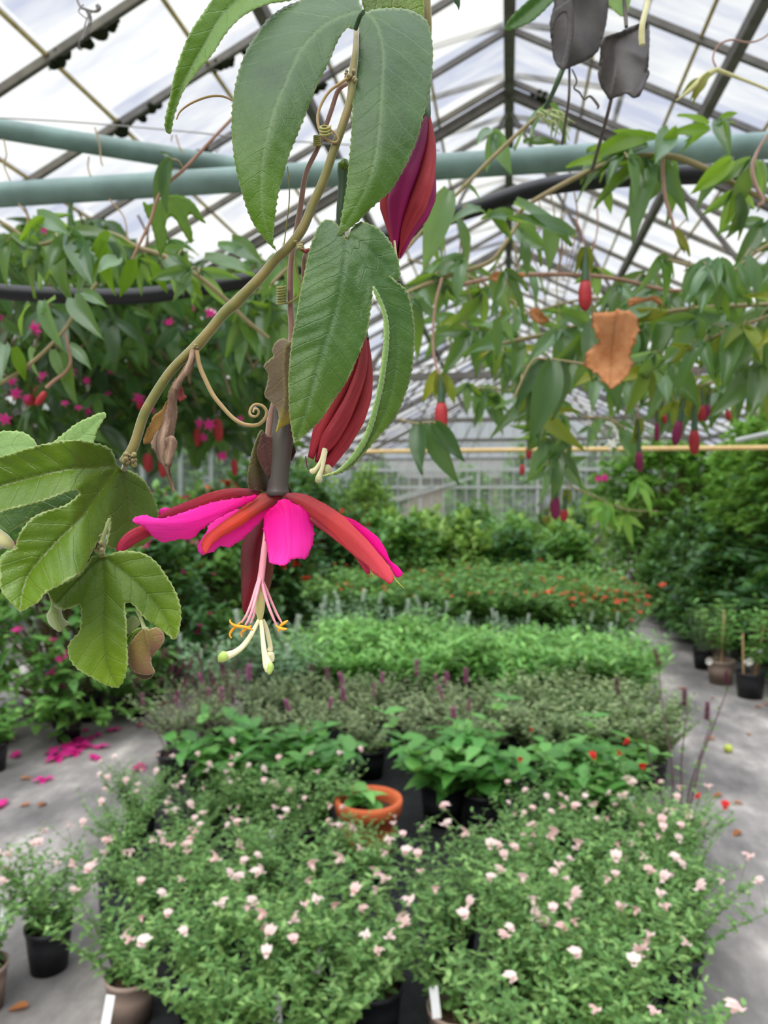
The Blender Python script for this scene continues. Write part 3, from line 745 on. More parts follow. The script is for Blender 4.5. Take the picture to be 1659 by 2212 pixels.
sheet('bract', z4([(380, 1785), (398, 1808), (412, 1850), (396, 1890), (372, 1922), (365, 1850)]), [z4([(385, 1790), (380, 1910)])], lin(.408, 632, 970), M['bract_red'], vine, 3.4, .3, seed=20)
sheet('bract', z4([(335, 1990), (352, 2040), (362, 2100), (385, 2165), (300, 2170), (320, 2100)]), [z4([(345, 2010), (360, 2160)])], lin(.41, 620, 1050), M['bract_olive'], vine, 3.4, .3, seed=21)

# ---- the open flower
flower = ptube('flower', [(612, 880, .402, 20), (612, 915, .401, 23), (609, 950, .4, 24), (606, 990, .4, 22.5), (602, 1025, .4, 22), (600, 1055, .4, 23), (600, 1066, .4, 26), (600, 1071, .4, 22)], M['tube'], vine, 20, 40)
plabel(flower, 'dark grey flower tube')
def petal(name, pts, rib, dep, mat, seed, **kw):
    kw.setdefault('bow', 3.5e-6); kw.setdefault('groove', -.0004)
    return sheet(name, z1(pts), [z1(rib)], dep, M[mat], flower, 4.0, kw.pop('teeth', .3), 6, thick=.0005, seed=seed, tipstart=.05, **kw)
# sepals
petal('sepal', [(822, 104), (750, 87), (650, 88), (550, 110), (450, 150), (350, 190), (290, 226), (268, 248), (330, 246), (430, 216), (550, 176), (700, 140), (800, 128)], [(818, 112), (650, 115), (450, 185), (285, 240)], lin(.400, 480, 1070, .0, 0), 'sepal_back', 30)
petal('sepal', [(240, 272), (190, 284), (130, 310), (82, 350), (54, 400), (65, 436), (110, 412), (170, 372), (240, 338), (330, 310), (400, 260), (330, 255)], [(360, 270), (220, 310), (120, 355), (64, 425)], lin(.366, 260, 1160, .012, 0), 'sepal_back', 31)
petal('sepal', [(848, 225), (800, 285), (758, 320), (738, 345), (720, 440), (722, 600), (725, 700), (736, 752), (765, 720), (800, 690), (850, 665), (872, 620), (886, 560), (890, 490), (870, 300), (868, 240)], [(850, 250), (800, 420), (790, 560), (738, 745)], lin(.418, 560, 1240, 0, 0), 'sepal_maroon', 32, bow=2e-5)
petal('sepal', [(937, 128), (920, 109), (860, 109), (812, 124), (740, 180), (660, 240), (580, 300), (530, 340), (508, 382), (514, 416), (530, 436), (548, 415), (570, 380), (625, 340), (720, 285), (810, 222), (890, 176), (938, 148)], [(925, 128), (820, 190), (700, 265), (590, 335), (530, 430)], lin(.391, 500, 1130, .008, 0), 'sepal_orange', 33, bow=5e-6)
petal('sepal', [(935, 122), (990, 111), (1060, 119), (1130, 149), (1200, 189), (1270, 239), (1340, 309), (1400, 369), (1450, 429), (1500, 489), (1536, 552), (1532, 582), (1514, 599), (1488, 580), (1430, 540), (1395, 500), (1330, 450), (1250, 382), (1170, 312), (1100, 258), (1050, 203), (1000, 168), (960, 143)], [(940, 125), (1080, 175), (1240, 285), (1400, 430), (1520, 585)], lin(.391, 760, 1150, -.004, 0), 'sepal', 34, bow=4e-6)
# petals
petal('petal', [(800, 122), (700, 140), (560, 165), (430, 210), (335, 240), (270, 248), (200, 231), (152, 243), (141, 265), (188, 286), (215, 305), (240, 335), (300, 373), (380, 358), (455, 353), (500, 312), (560, 267), (640, 222), (720, 182), (792, 145)], [(800, 130), (600, 210), (420, 270), (250, 270), (150, 262)], lin(.380, 420, 1130, .012, 0), 'petal', 35, wave=.0006, teeth=2.2)
petal('petal', [(280, 225), (285, 200), (310, 190), (338, 194), (330, 215), (300, 235)], [(330, 230), (290, 200)], lin(.405, 350, 1105), 'petal', 36)
petal('petal', [(935, 150), (850, 165), (740, 190), (640, 222), (560, 272), (535, 320), (497, 382), (489, 418), (512, 440), (534, 434), (562, 428), (590, 408), (617, 393), (636, 398), (656, 403), (682, 384), (712, 368), (760, 322), (812, 272), (842, 240), (890, 205)], [(930, 155), (780, 240), (640, 340), (505, 430)], lin(.396, 500, 1130, .004, 0), 'petal', 37, wave=.0005, teeth=2.0)
petal('petal', [(930, 150), (890, 190), (850, 230), (843, 300), (860, 400), (870, 470), (888, 491), (920, 494), (950, 499), (970, 486), (985, 466), (1005, 466), (1030, 459), (1050, 465), (1066, 462), (1086, 420), (1104, 370), (1107, 310), (1090, 242), (1050, 195), (1000, 168), (960, 145)], [(938, 150), (965, 210), (972, 320), (975, 420), (960, 490)], lin(.386, 620, 1140, .0, -.006), 'petal', 38, wave=.0006, teeth=2.2, groove=-.0010)
petal('petal', [(1090, 240), (1100, 272), (1200, 345), (1320, 445), (1385, 535), (1400, 544), (1411, 535), (1398, 505), (1330, 440), (1230, 350), (1150, 280)], [(1095, 255), (1240, 370), (1405, 538)], lin(.394, 730, 1150), 'sepal_back', 39)
petal('petal', [(1240, 225), (1280, 239), (1330, 259), (1400, 309), (1452, 351), (1492, 411), (1517, 470), (1560, 508), (1584, 541), (1570, 559), (1545, 556), (1500, 480), (1400, 380), (1290, 290), (1220, 240)], [(1240, 235), (1400, 345), (1500, 460), (1575, 548)], lin(.400, 770, 1180, .0, 0), 'petal_deep', 40, wave=.0004)
for pts in ([(1535, 560, .389, .28), (1560, 590, .389, .22), (1593, 623, .389, .1)], [(1418, 538, .394, .25), (1428, 552, .394, .2), (1437, 570, .394, .1)]):
    q = Z([(a, b) for a, b, _, _ in pts], 230, 1020, 2.476)
    ptube('awn', [(x, y, d, r * 4) for (x, y), (_, _, d, r) in zip(q, pts)], M['awn'], flower, 6)
def zt(name, pts, mat, seg=10, n=None):
    q = Z([(a, b) for a, b, _, _ in pts], 230, 1020, 2.476)
    return ptube(name, [(x, y, d, r / 2.476) for (x, y), (_, _, d, r) in zip(q, pts)], M[mat], flower, seg, n)
zt('column', [(862, 240, .402, 12), (853, 330, .400, 14), (842, 430, .399, 17), (832, 520, .398, 18), (824, 575, .397, 19), (820, 600, .397, 14)], 'column', 12)
zt('filament', [(818, 565, .394, 9), (800, 620, .390, 9), (775, 700, .386, 8), (748, 765, .384, 7), (722, 805, .383, 5)], 'column')
zt('filament', [(822, 570, .392, 9), (806, 640, .388, 9), (785, 720, .384, 8), (762, 785, .382, 7), (742, 818, .381, 5)], 'column')
zt('filament', [(824, 580, .402, 8), (805, 680, .404, 8), (790, 760, .405, 7), (772, 808, .405, 5)], 'column')
zt('filament', [(826, 570, .394, 9), (846, 650, .390, 9), (872, 730, .387, 8), (892, 780, .386, 7), (908, 815, .386, 5)], 'column')
zt('filament', [(830, 570, .399, 8), (860, 640, .399, 8), (890, 710, .398, 7), (915, 765, .397, 7), (938, 806, .396, 5)], 'column')
zt('ovary', [(820, 585, .395, 8), (819, 620, .394, 20), (819, 680, .393, 28), (820, 730, .393, 26), (822, 775, .393, 16), (822, 795, .393, 12)], 'ovary', 14)
for pts in ([(661, 788, .382, 3), (664, 804, .381, 6), (690, 822, .38, 8), (740, 828, .379, 8), (768, 838, .379, 6), (783, 845, .38, 3)],
            [(724, 882, .381, 4), (722, 862, .381, 6), (740, 842, .38, 8), (775, 822, .38, 5)],
            [(668, 888, .383, 4), (660, 868, .383, 6), (675, 842, .383, 8), (705, 815, .383, 6), (720, 798, .383, 3)],
            [(905, 818, .385, 4), (925, 834, .384, 8), (950, 840, .384, 8), (966, 838, .384, 4)],
            [(970, 793, .395, 4), (955, 804, .394, 8), (935, 818, .393, 8), (918, 850, .393, 4)]):
    zt('anther', pts, 'anther')
zt('style', [(815, 790, .393, 10), (800, 820, .390, 11), (770, 875, .385, 13), (730, 930, .380, 15), (690, 962, .377, 17), (655, 978, .375, 22), (640, 984, .374, 24)], 'cream')
zt('stigma', [(648, 968, .374, 10), (640, 976, .374, 26), (622, 990, .373, 27), (608, 1004, .373, 18), (600, 1014, .373, 4)], 'stigma', 14)
zt('style', [(826, 795, .392, 10), (832, 850, .388, 12), (838, 910, .385, 13), (846, 970, .383, 16), (858, 1015, .382, 24), (868, 1045, .381, 28), (866, 1068, .381, 18)], 'cream')
zt('stigma', [(880, 1018, .378, 6), (878, 1030, .377, 14), (876, 1050, .377, 16), (872, 1070, .377, 12), (866, 1080, .378, 3)], 'stigma', 14)
zt('style', [(838, 790, .396, 9), (854, 830, .397, 11), (866, 880, .398, 12), (876, 930, .399, 13), (874, 955, .399, 16)], 'cream')
zt('stigma', [(862, 962, .398, 8), (872, 975, .398, 22), (880, 985, .398, 20), (886, 1006, .398, 12), (882, 1014, .398, 3)], 'cream', 12)

# ---- wilted, closed flowers
def wilted(axis, wid, seed, mats, tube_pts, label):
    """five limp sepals folded around the axis (photo pixels, distance, half width)"""
    fl = ptube('wilted_flower', tube_pts, M['stem_green'], vine, 12)
    plabel(fl, label)
    ax = catmull([(x, y, d) for x, y, d in axis], n=26); w = np.interp(np.linspace(0, 1, 26), np.linspace(0, 1, len(wid)), wid)
    C3 = np.array([P(*a) for a in ax]); T = np.gradient(C3, axis=0); T /= np.linalg.norm(T, axis=1)[:, None]
    for j in range(5):
        mb = MB(); V = []
        for i in range(26):
            t = i / 25; u = np.cross(T[i], FWD); u /= np.linalg.norm(u); v = np.cross(T[i], u)
            r = w[i] * ax[i][2] / FPX
            end = 1 - max(0, (t - (.86 + .03 * j)) / .2)
            for c in range(9):
                s = (c / 8 - .5)
                a = seed + j * 2 * PI / 5 + .7 * t + s * 1.35 * max(.25, end)
                rr = r * (.62 + .42 * math.cos(s * PI) + .05 * math.sin(3 * t * PI + j))
                V.append(C3[i] + rr * (math.cos(a) * u + math.sin(a) * v))
        F = [(i * 9 + c, i * 9 + c + 1, i * 9 + 10 + c, i * 9 + 9 + c) for i in range(25) for c in range(8)]
        me = bpy.data.meshes.new('sepal'); me.from_pydata([tuple(x) for x in V], [], F)
        uvl = me.uv_layers.new(name='vein'); vi = np.zeros(len(me.loops), int); me.loops.foreach_get('vertex_index', vi)
        uv = np.array([(i / 10, abs(c - 4) / 12) for i in range(26) for c in range(9)]); uvl.data.foreach_set('uv', uv[vi].ravel())
        at = me.attributes.new('tip', 'FLOAT', 'POINT'); at.data.foreach_set('value', np.repeat(np.linspace(0, 1, 26), 9).astype(np.float32))
        o = finish('sepal', me, M[mats[j % len(mats)]], fl); so = o.modifiers.new('thickness', 'SOLIDIFY'); so.thickness = .0005
    return fl

f1 = wilted([(921, 254, .43), (914, 310, .43), (900, 370, .43), (882, 430, .43), (868, 490, .43), (862, 530, .43), (858, 556, .43)], [10, 26, 42, 58, 55, 28, 8], .4, ['wilt', 'wilt_purple', 'wilt'],
            [(921, 130, .445, 7), (921, 200, .435, 8), (921, 245, .43, 10), (920, 262, .43, 9)], 'wilted dark red flower behind the top leaf')
ptube('style', [(852, 520, .42, 2.5), (855, 545, .42, 2.5), (858, 562, .42, 1.5)], M['cream'], f1, 6)
f2 = wilted([(783, 730, .405), (778, 790, .404), (762, 850, .403), (738, 910, .402), (712, 960, .401), (692, 1000, .4)], [14, 26, 38, 46, 44, 30], 1.1, ['wilt', 'wilt', 'wilt_purple'],
            [(738, 352, .405, 9), (742, 368, .405, 14), (741, 400, .405, 11), (737, 480, .405, 11), (748, 580, .407, 12), (768, 660, .407, 14), (783, 735, .405, 15)], 'wilted red flower hanging behind the middle leaf, cream stigmas showing')
ptube('style', [(702, 970, .39, 6), (694, 995, .388, 5), (683, 1012, .387, 5), (675, 1018, .387, 7), (670, 1014, .387, 3)], M['cream'], f2)
ptube('style', [(703, 975, .388, 5), (696, 1010, .386, 4.5), (690, 1026, .386, 6), (688, 1036, .386, 8), (686, 1042, .386, 2)], M['cream'], f2)
ptube('stigma', [(700, 1008, .389, 4), (708, 1012, .388, 9), (706, 1022, .388, 8), (698, 1020, .388, 3)], M['bud'], f2)
ptube('stigma', [(694, 1030, .384, 3), (688, 1036, .384, 8), (684, 1042, .384, 3)], M['bud'], f2)
ptube('thread', [(660, 985, .39, 1.2), (664, 1010, .39, 1.2), (672, 1015, .388, 1)], M['maroon'], f2, 6)
ptube('knot', [(745, 345, .403, 6), (742, 358, .403, 12), (738, 368, .404, 8)], M['leaf_low'], f2)

# ---- withered leaf at the joint
plabel(sheet('withered_leaf', z5([(345, 1300), (300, 1380), (222, 1440), (195, 1500), (150, 1590), (128, 1690), (190, 1685), (232, 1600), (330, 1480), (400, 1350)]), [z5([(350, 1320), (250, 1480), (140, 1680)])], lin(.379, 330, 910), M['withered_amber'], vine, 4, 1, seed=50, wave=.0012), 'amber side of the withered leaf')
plabel(sheet('withered_leaf', z5([(560, 900), (548, 950), (500, 1020), (432, 1090), (392, 1150), (360, 1220), (350, 1300), (332, 1400), (280, 1500), (240, 1580), (204, 1650), (198, 1720), (238, 1780), (270, 1860), (310, 1902), (340, 1970), (362, 2040), (382, 2110), (404, 2152), (406, 2080), (380, 2000), (368, 1930), (386, 1870), (402, 1800), (436, 1710), (424, 1660), (404, 1620), (420, 1520), (436, 1430), (432, 1300), (462, 1200), (482, 1130), (498, 1090), (545, 1050), (575, 1000), (600, 920)]),
             [z5([(580, 900), (520, 1030), (430, 1150), (390, 1300), (350, 1500), (300, 1700), (330, 1880), (400, 2140)])], lin(.371, 365, 900), M['withered'], vine, 3.6, .8, seed=51, wave=.0022, bow=.00006, groove=.002), 'withered grey brown leaf curled into a roll')
sheet('withered_leaf', z5([(478, 1165), (500, 1235), (528, 1265), (490, 1295), (455, 1305), (440, 1240)]), [z5([(470, 1180), (520, 1265)])], lin(.373, 395, 850), M['maroon'], vine, 3.4, .2, seed=52)
sheet('withered_leaf', z5([(330, 1650), (400, 1625), (436, 1700), (402, 1800), (372, 1880), (330, 1900), (318, 1800), (345, 1720)]), [z5([(390, 1640), (350, 1880)])], lin(.366, 370, 970), M['withered'], vine, 3.6, .6, seed=53, wave=.0015, bow=.00003)
ptube('withered_stalk', [(416, 757, .374, 6), (412, 778, .371, 6), (402, 800, .37, 5), (388, 822, .37, 7), (378, 840, .37, 8)], M['withered'], vine)
ptube('withered_stalk', [(418, 768, .375, 3), (395, 800, .375, 2.5), (380, 825, .375, 3)], M['withered'], vine)

# ---- tendrils
T1 = [(425, 758), (431, 790), (445, 823), (461, 854), (485, 884), (506, 905), (529, 917), (555, 918), (571, 906), (576, 890), (567, 877), (551, 874), (541, 884), (541, 896), (552, 900), (559, 892), (556, 884), (549, 884), (547, 891)]
ptube('tendril', [(x, y, .374 - .0006 * i, max(1.8, 5.2 - .17 * i)) for i, (x, y) in enumerate(T1)], M['tendril'], vine, 8, 120)
coil = [(608 + 9 * math.cos(a), 618 + 2.4 * a / 2.6 + 2 * math.sin(a), .40 - .0022 * math.sin(a), 2.2) for a in np.linspace(0, 6.5 * 2 * PI, 70)]
ptube('tendril', coil + [(622, 655, .4, 2.2)], M['tendril_green'], vine, 6, 220)
T3 = [(756, 165), (735, 180), (712, 197), (694, 225), (686, 255), (692, 285), (708, 302), (724, 308), (731, 300), (722, 286), (706, 275)]
ptube('tendril', [(x, y, .384 - .0004 * i, 3.6 - .15 * i) for i, (x, y) in enumerate(T3)], M['tendril'], vine, 8, 80)
coil = [(703 + 11 * math.cos(a), 272 + 1.1 * a + 5 * math.sin(a), .381 - .0022 * math.sin(a), 2.2) for a in np.linspace(0, 3 * 2 * PI, 40)]
ptube('tendril', coil, M['tendril_green'], vine, 6, 120)
coil = [(685 + 7 * math.cos(a), 292 + .75 * a + 2 * math.sin(a), .40 - .0018 * math.sin(a), 2.0) for a in np.linspace(0, 5 * 2 * PI, 50)]
ptube('tendril', coil, M['tendril_green'], vine, 6, 150)
ptube('tendril', [(505, 218, .4, 2), (480, 208, .4, 2.4), (450, 209, .4, 2.6), (415, 222, .4, 2.4), (390, 240, .4, 2), (381, 258, .4, 1.5)], M['tendril'], vine, 6, 40)

# ================================================================== the glasshouse
ZR, TAN, HW = 4.3, math.tan(math.radians(27)), 4.0
ZE = ZR - HW * TAN
YN, YF = -0.6, 20.0
zr = lambda X: ZR - abs(X) * TAN
mb = MB(); box_mb(mb, (0, 14, -.05), 30, 34, .1); struct(mb.build('floor', M['floor'], smooth=False))
# roof of glass in overlapping panes
mb = MB()
ys = [2.87 + .56 * i for i in range(-6, 31)]
SX = [.0, .46, .92, 1.375, 1.83, 2.29, 2.75, 3.2, 3.66, HW]
for s in (-1, 1):
    for a, b in zip(SX[:-1], SX[1:]):
        for y0, y1 in zip(ys[:-1], ys[1:]):
            q = [(s * a, y0, zr(a) - .012), (s * a, y1, zr(a) - .012), (s * b, y1, zr(b) + .004), (s * b, y0, zr(b) + .004)]
            mb.add(q, [(0, 1, 2, 3)])
struct(mb.build('ceiling', M['roof_glass'], smooth=False))
tn = [0]
def trim(a, b, w, h, mat, up=(0, 0, 1)):
    tn[0] += 1; return struct(beam('trim_%d' % tn[0], a, b, w, h, M[mat], up=up))
for y in ys:                                                     # sloping glazing bars
    for s in (-1, 1):
        trim((s * .03, y, zr(.03) - .03), (s * HW, y, zr(HW) - .03), .024, .034, 'bar')
for i, x in enumerate(SX[1:-1]):                                 # putty lines where the panes overlap
    for s in (-1, 1):
        trim((s * x, YN, zr(x) - .016), (s * x, ys[-1], zr(x) - .016), .016, .012, 'joint')
trim((0, YN, ZR - .05), (0, YF, ZR - .05), .065, .11, 'bar')
for s in (-1, 1):
    for x, w, h in ((1.05, .05, .06), (3.3, .05, .06)):
        trim((s * x, YN, zr(x) - .10), (s * x, YF, zr(x) - .10), w, h, 'bar')
    trim((s * HW, YN, ZE), (s * HW, YF, ZE), .08, .1, 'bar')
    for i, y in enumerate(ys[7:30:1]):                           # ridge vents, shallower than the roof
        trim((s * .04, y + .06, ZR + .03), (s * .72, y + .06, ZR + .03 - .68 * .215), .022, .03, 'bar')
    trim((s * .72, ys[7], ZR + .03 - .68 * .215), (s * .72, ys[29], ZR + .03 - .68 * .215), .03, .03, 'bar')
TRUSS = [5.17, 8.3, 11.45, 14.6, 17.75]
for y in TRUSS:
    for s in (-1, 1):
        trim((s * .02, y, ZR - .09), (s * HW, y, ZE - .09), .05, .06, 'bar')
        trim((s * .95, y, zr(.95) - .12), (s * 1.9, y, ZE + .18), .02, .03, 'bar')
        trim((s * .02, y + .02, ZR - .2), (s * .95, y + .02, ZE + .12), .018, .02, 'bar')
    trim((-HW, y, ZE + .12), (HW, y, ZE + .12), .045, .045, 'bar')
# side and end walls
def wall(name, rects, mat):
    mb = MB()
    for q in rects: mb.add(q, [(0, 1, 2, 3)])
    return struct(mb.build(name, M[mat], smooth=False))
for s, nm in ((-1, 'wall_left'), (1, 'wall_right')):
    wall(nm, [[(s * HW, y, 0), (s * HW, y + 1.0, 0), (s * HW, y + 1.0, ZE), (s * HW, y, ZE)] for y in np.arange(1, YF, 1.0)], 'wall_glass')
    for y in np.arange(1.0, YF + .1, 1.0):
        trim((s * HW, y, 0), (s * HW, y, ZE), .04, .05, 'bar_light', up=(0, 1, 0))
    for z in (.75, 1.5): trim((s * HW, 1, z), (s * HW, YF, z), .03, .03, 'bar_light')
wall('wall_far', [[(x, YF, 0), (x + 1, YF, 0), (x + 1, YF, zr(x + 1)), (x, YF, zr(x))] for x in range(-4, 4)], 'wall_glass')
for i, x in enumerate(np.arange(-3.75, 3.8, .3)):
    big = i % 5 == 0
    trim((x, YF - .03, 0), (x, YF - .03, zr(x) - .05), .07 if big else .026, .05, 'bar_light', up=(0, 1, 0))
for z, w in ((.75, .04), (1.75, .07), (2.2, .09), (2.9, .04)):
    hw = HW if z <= ZE else (ZR - z) / TAN
    trim((-hw, YF - .05, z), (hw, YF - .05, z), .04, w, 'bar_light')
trim((-2.9, YF - .1, 1.4), (-.9, YF - .1, 2.0), .03, .06, 'bar_light')
trim((-3.4, YF - .1, 1.3), (-1.9, YF - .1, 1.8), .03, .05, 'bar_light')

# ---- moss clumps lodged where the panes meet the bars
def moss_clump(y, x, L, lab, seed):
    """lumps strung along one sloping bar, at width x"""
    R = random.Random(seed); mb = MB(); s = 1 if x > 0 else -1
    for _ in range(34):
        t = R.uniform(-1, 1); q = R.uniform(.3, 1) * .034 * (1.15 - abs(t)); xx = x + t * L / 2
        lathe_mb(mb, [(1e-5, -q), (q * .8, -q * .6), (q, 0), (q * .75, q * .6), (1e-5, q * .9)], 8, (xx, y + R.uniform(.0, .05), zr(xx) - .03 + R.uniform(-.012, .012)))
    tag(mb.build('moss_clump', M['moss']), lab, 'moss', 'moss clumps on the glazing bars')
for i, (y, x, L, lab) in enumerate([(ys[6], -1.8, .10, 'small dark moss clump on the uppermost glazing bar at the left'), (ys[6], -1.62, .2, 'thin streak of dark moss on the uppermost left glazing bar, beside the dry tuft'),
                                    (ys[7], -1.83, .13, 'dark moss clump on the glazing bar above the green pipes'), (ys[7], -1.69, .15, 'flat dark moss streak right of the clump above the green pipes'),
                                    (ys[7], -1.28, .22, 'long dark moss streak between the two top vine leaves'), (ys[8], -1.66, .2, 'dark moss clump just above the junction of the green pipes'),
                                    (ys[8], -2.28, .13, 'dark moss clump below the lower green pipe at the left'), (ys[8], -1.02, .25, 'dark moss streak seen through the arch of the top leaf'),
                                    (ys[10], .22, .2, 'dark moss streak on the bar right of the ridge beam')]):
    moss_clump(y, x, L, lab, i)

# ---- pipes, hose, wires, cane
def to_walls(a, b, xa, xb):
    d = b - a; return [a + d * ((xa - a[0]) / d[0]), a, b, a + d * ((xb - a[0]) / d[0])]
tag(tube('tie_pipe', to_walls(P(-140, 430, 1.96), P(1760, 308, 1.78), -3.95, 3.95), .03, M['green_pipe'], None, 20), 'straight green painted pipe spanning the whole width under the roof', 'pipe')
tag(tube('brace_pipe', to_walls(P(-150, 254, 2.02), P(620, 380, 2.06), -3.6, float(P(640, 384, 2.06)[0])), .026, M['green_pipe'], None, 20), 'green painted brace pipe slanting down from upper left to the long pipe', 'pipe')
tag(ptube('irrigation_hose', [(-1500, 420, 1.3, 15), (-500, 560, 1.38, 15), (-80, 618, 1.42, 16), (0, 630, 1.42, 16.5), (100, 637, 1.43, 17), (220, 641, 1.44, 17), (320, 638, 1.45, 17), (430, 622, 1.46, 17), (540, 604, 1.47, 17), (680, 565, 1.48, 17), (860, 503, 1.49, 18), (1050, 442, 1.5, 18),
                               (1130, 415, 1.5, 18.5), (1220, 396, 1.5, 19), (1340, 384, 1.5, 20), (1480, 378, 1.5, 20), (1740, 372, 1.5, 20), (2500, 390, 1.55, 19), (3600, 380, 1.6, 18)], M['hose'], None, 14, 120), 'thick black irrigation hose sagging across below the green pipe', 'hose')
tag(ptube('training_wire', [(-60, 252, 1.7, 1.5), (150, 263, 1.7, 1.5), (400, 284, 1.7, 1.5), (560, 300, 1.7, 1.5), (950, 325, 1.75, 1.3)], M['wire'], None, 6, 20), 'thin training wire stretched above the green pipes at left', 'wire')
tag(ptube('training_wire', [(840, 806, 2.6, 2), (980, 774, 2.6, 2), (1200, 700, 2.6, 2), (1659, 655, 2.6, 2)], M['wire'], None, 6, 20), 'thin dark wire running behind the red buds at right', 'wire')
tag(tube('bamboo_cane', [P(770, 976, 4.6), P(1200, 971, 4.2), P(1760, 966, 3.8)], .0125, M['cane'], None, 10), 'long pale bamboo cane hung level across the right half', 'cane')
tag(tube('support_rod', [P(1590, 952, 3.2), P(1760, 915, 3.0)], .011, M['bar_light'], None, 10), 'pale metal rod above the bamboo cane at right edge', 'rod')
# dry remains hanging at the top left
t = thing('dry_tuft', P(185, -10, .9), 'small grey dry tuft of vine hanging from the top at left', 'dried stem')
ptube('stalk', [(160, -20, .9, 2), (172, 12, .9, 2.5), (185, 20, .9, 3), (205, 25, .9, 3), (214, 18, .9, 5), (210, 12, .9, 5)], M['dry_tuft'], t)
for i, q in enumerate([[(184, 18), (192, 45), (180, 75), (170, 95), (178, 110)], [(186, 20), (198, 40), (188, 62), (178, 86)], [(190, 22), (196, 52), (184, 80)], [(180, 10), (170, 25), (186, 40)], [(200, 24), (190, 36), (182, 58)]]):
    ptube('fibre', [(x, y, .9 + .004 * i, 1.6 - .2 * j) for j, (x, y) in enumerate(q)], M['dry_tuft'], t, 6)

# ================================================================== vines in the middle distance
def tri_leaf(seed, lobes=3, L=1.0, W=.29, droop=.45, spread=52):
    """unit leaf, base at the origin, middle lobe along +Y, face +Z; quads"""
    R = random.Random(seed); V = []; F = []
    specs = [(0, 1.0)] if lobes == 1 else [(spread * R.uniform(.85, 1.15), .78 * R.uniform(.9, 1.1)), (0, 1.0), (-spread * R.uniform(.85, 1.15), .78 * R.uniform(.9, 1.1))]
    for k_, (an, ln) in enumerate(specs):
        a = math.radians(an); ca, sa = math.cos(a), math.sin(a); dr = droop * R.uniform(.7, 1.3); b0 = len(V)
        for i in range(8):
            t = i / 7; w = W * ln * (math.sin(PI * min(1, t * .93 + .07) ** .8)) * (1 if t < 1 else 0) * .5 + .004
            y = t * ln
            for c in range(5):
                s = (c - 2) / 2
                x = s * w; z = -dr * ln * t ** 2 + .2 * W * (abs(s) ** 1.2) - .004 * k_ + .012 * math.sin(9 * t + c + seed)
                yy = y * (1 - .12 * dr)
                V.append((-(yy) * sa + x * ca, yy * ca + x * sa, z))
        for i in range(7):
            for c in range(4):
                p = b0 + i * 5 + c; F.append((p, p + 1, p + 6, p + 5))
    return np.array(V), np.array(F)

TRI = [tri_leaf(i, 3, droop=.3 + .1 * i) for i in range(6)]
ONE = [tri_leaf(20 + i, 1, W=.35, droop=.15 + .1 * i) for i in range(4)]


def frame(dirv, nrm):
    y = np.asarray(dirv, float); y /= np.linalg.norm(y)
    x = np.cross(y, nrm); x /= np.linalg.norm(x) + 1e-9
    return np.stack([x, y, np.cross(x, y)], 1)


def put(mb, tpl, base, dirv, nrm, L):
    V, F = tpl; mb.add((V * L) @ frame(dirv, nrm).T + np.asarray(base), F)


def lpix(mb, x0, y0, x1, y1, d, kind=3, dz=0.0, up=.5, R=rnd):
    """one leaf from stalk pixel to tip pixel at distance d"""
    a, b = P(x0, y0, d), P(x1, y1, d + dz)
    L = np.linalg.norm(b - a); v = b - a
    nrm = -FWD * R.uniform(.5, 1) + np.array([0, 0, 1.0]) * up + RGT * R.uniform(-.6, .6)
    put(mb, R.choice(TRI if kind == 3 else ONE), a, v, nrm, L * 1.04)


def petioles(mb, a, b, r=.0012):
    tube_mb(mb, [a, (np.asarray(a) + b) / 2 + np.array([0, 0, .01]), b], r, 5, 5, caps=False)


def bud_mesh(mb_axis, a, b, r, seed=0):
    """plump ribbed bud from a to b"""
    a = np.asarray(a); b = np.asarray(b); L = np.linalg.norm(b - a); z = (b - a) / L
    x = np.cross(z, [0.3, .9, .1]); x /= np.linalg.norm(x); y = np.cross(z, x)
    prof = [(r * .35, 0), (r * .75, L * .08), (r, L * .3), (r * 1.02, L * .6), (r * .8, L * .85), (r * .4, L * .97), (1e-5, L)]
    lathe_mb(mb_axis, prof, 15, a, ridge=lambda g: 1 - .12 * np.abs(np.cos(2.5 * g)), axis=np.stack([x, y, z]))


def hanging_bud(root, x, y0, ym, y1, d, r, mat='bud_red', x1=None, stalk=None):
    """flower bud in pixels: bract at y0, green tube to ym, coloured bud to y1"""
    x1 = x if x1 is None else x1
    xm = x + (x1 - x) * (ym - y0) / max(1, y1 - y0)
    mb = MB(); bud_mesh(mb, P(xm, ym, d), P(x1, y1, d), r * d / FPX)
    b = mb.build('flower_bud', M[mat], root)
    mb = MB()
    tube_mb(mb, [P(x, y0, d), P((x + xm) / 2, (y0 + ym) / 2, d), P(xm, ym + 2, d)], [.35 * r * d / FPX, .5 * r * d / FPX, .62 * r * d / FPX], 8, 6)
    mb.build('calyx_tube', M['stem_green'], b)
    mb = MB(); L = (ym - y0) * .75
    for s in (-1, 0, 1):
        lpix(mb, x + s * r * .4, y0 - 2, x + s * r * .7, y0 + L, d - .003 * (1 - abs(s)), 1)
    mb.build('bract', M['bud_bract'], b)
    if stalk:
        mb = MB(); tube_mb(mb, [P(a_, b_, d) for a_, b_ in stalk] + [P(x, y0, d)], .0016, 6, 14); mb.build('bud_stalk', M['stem_pink'], root)
    return b


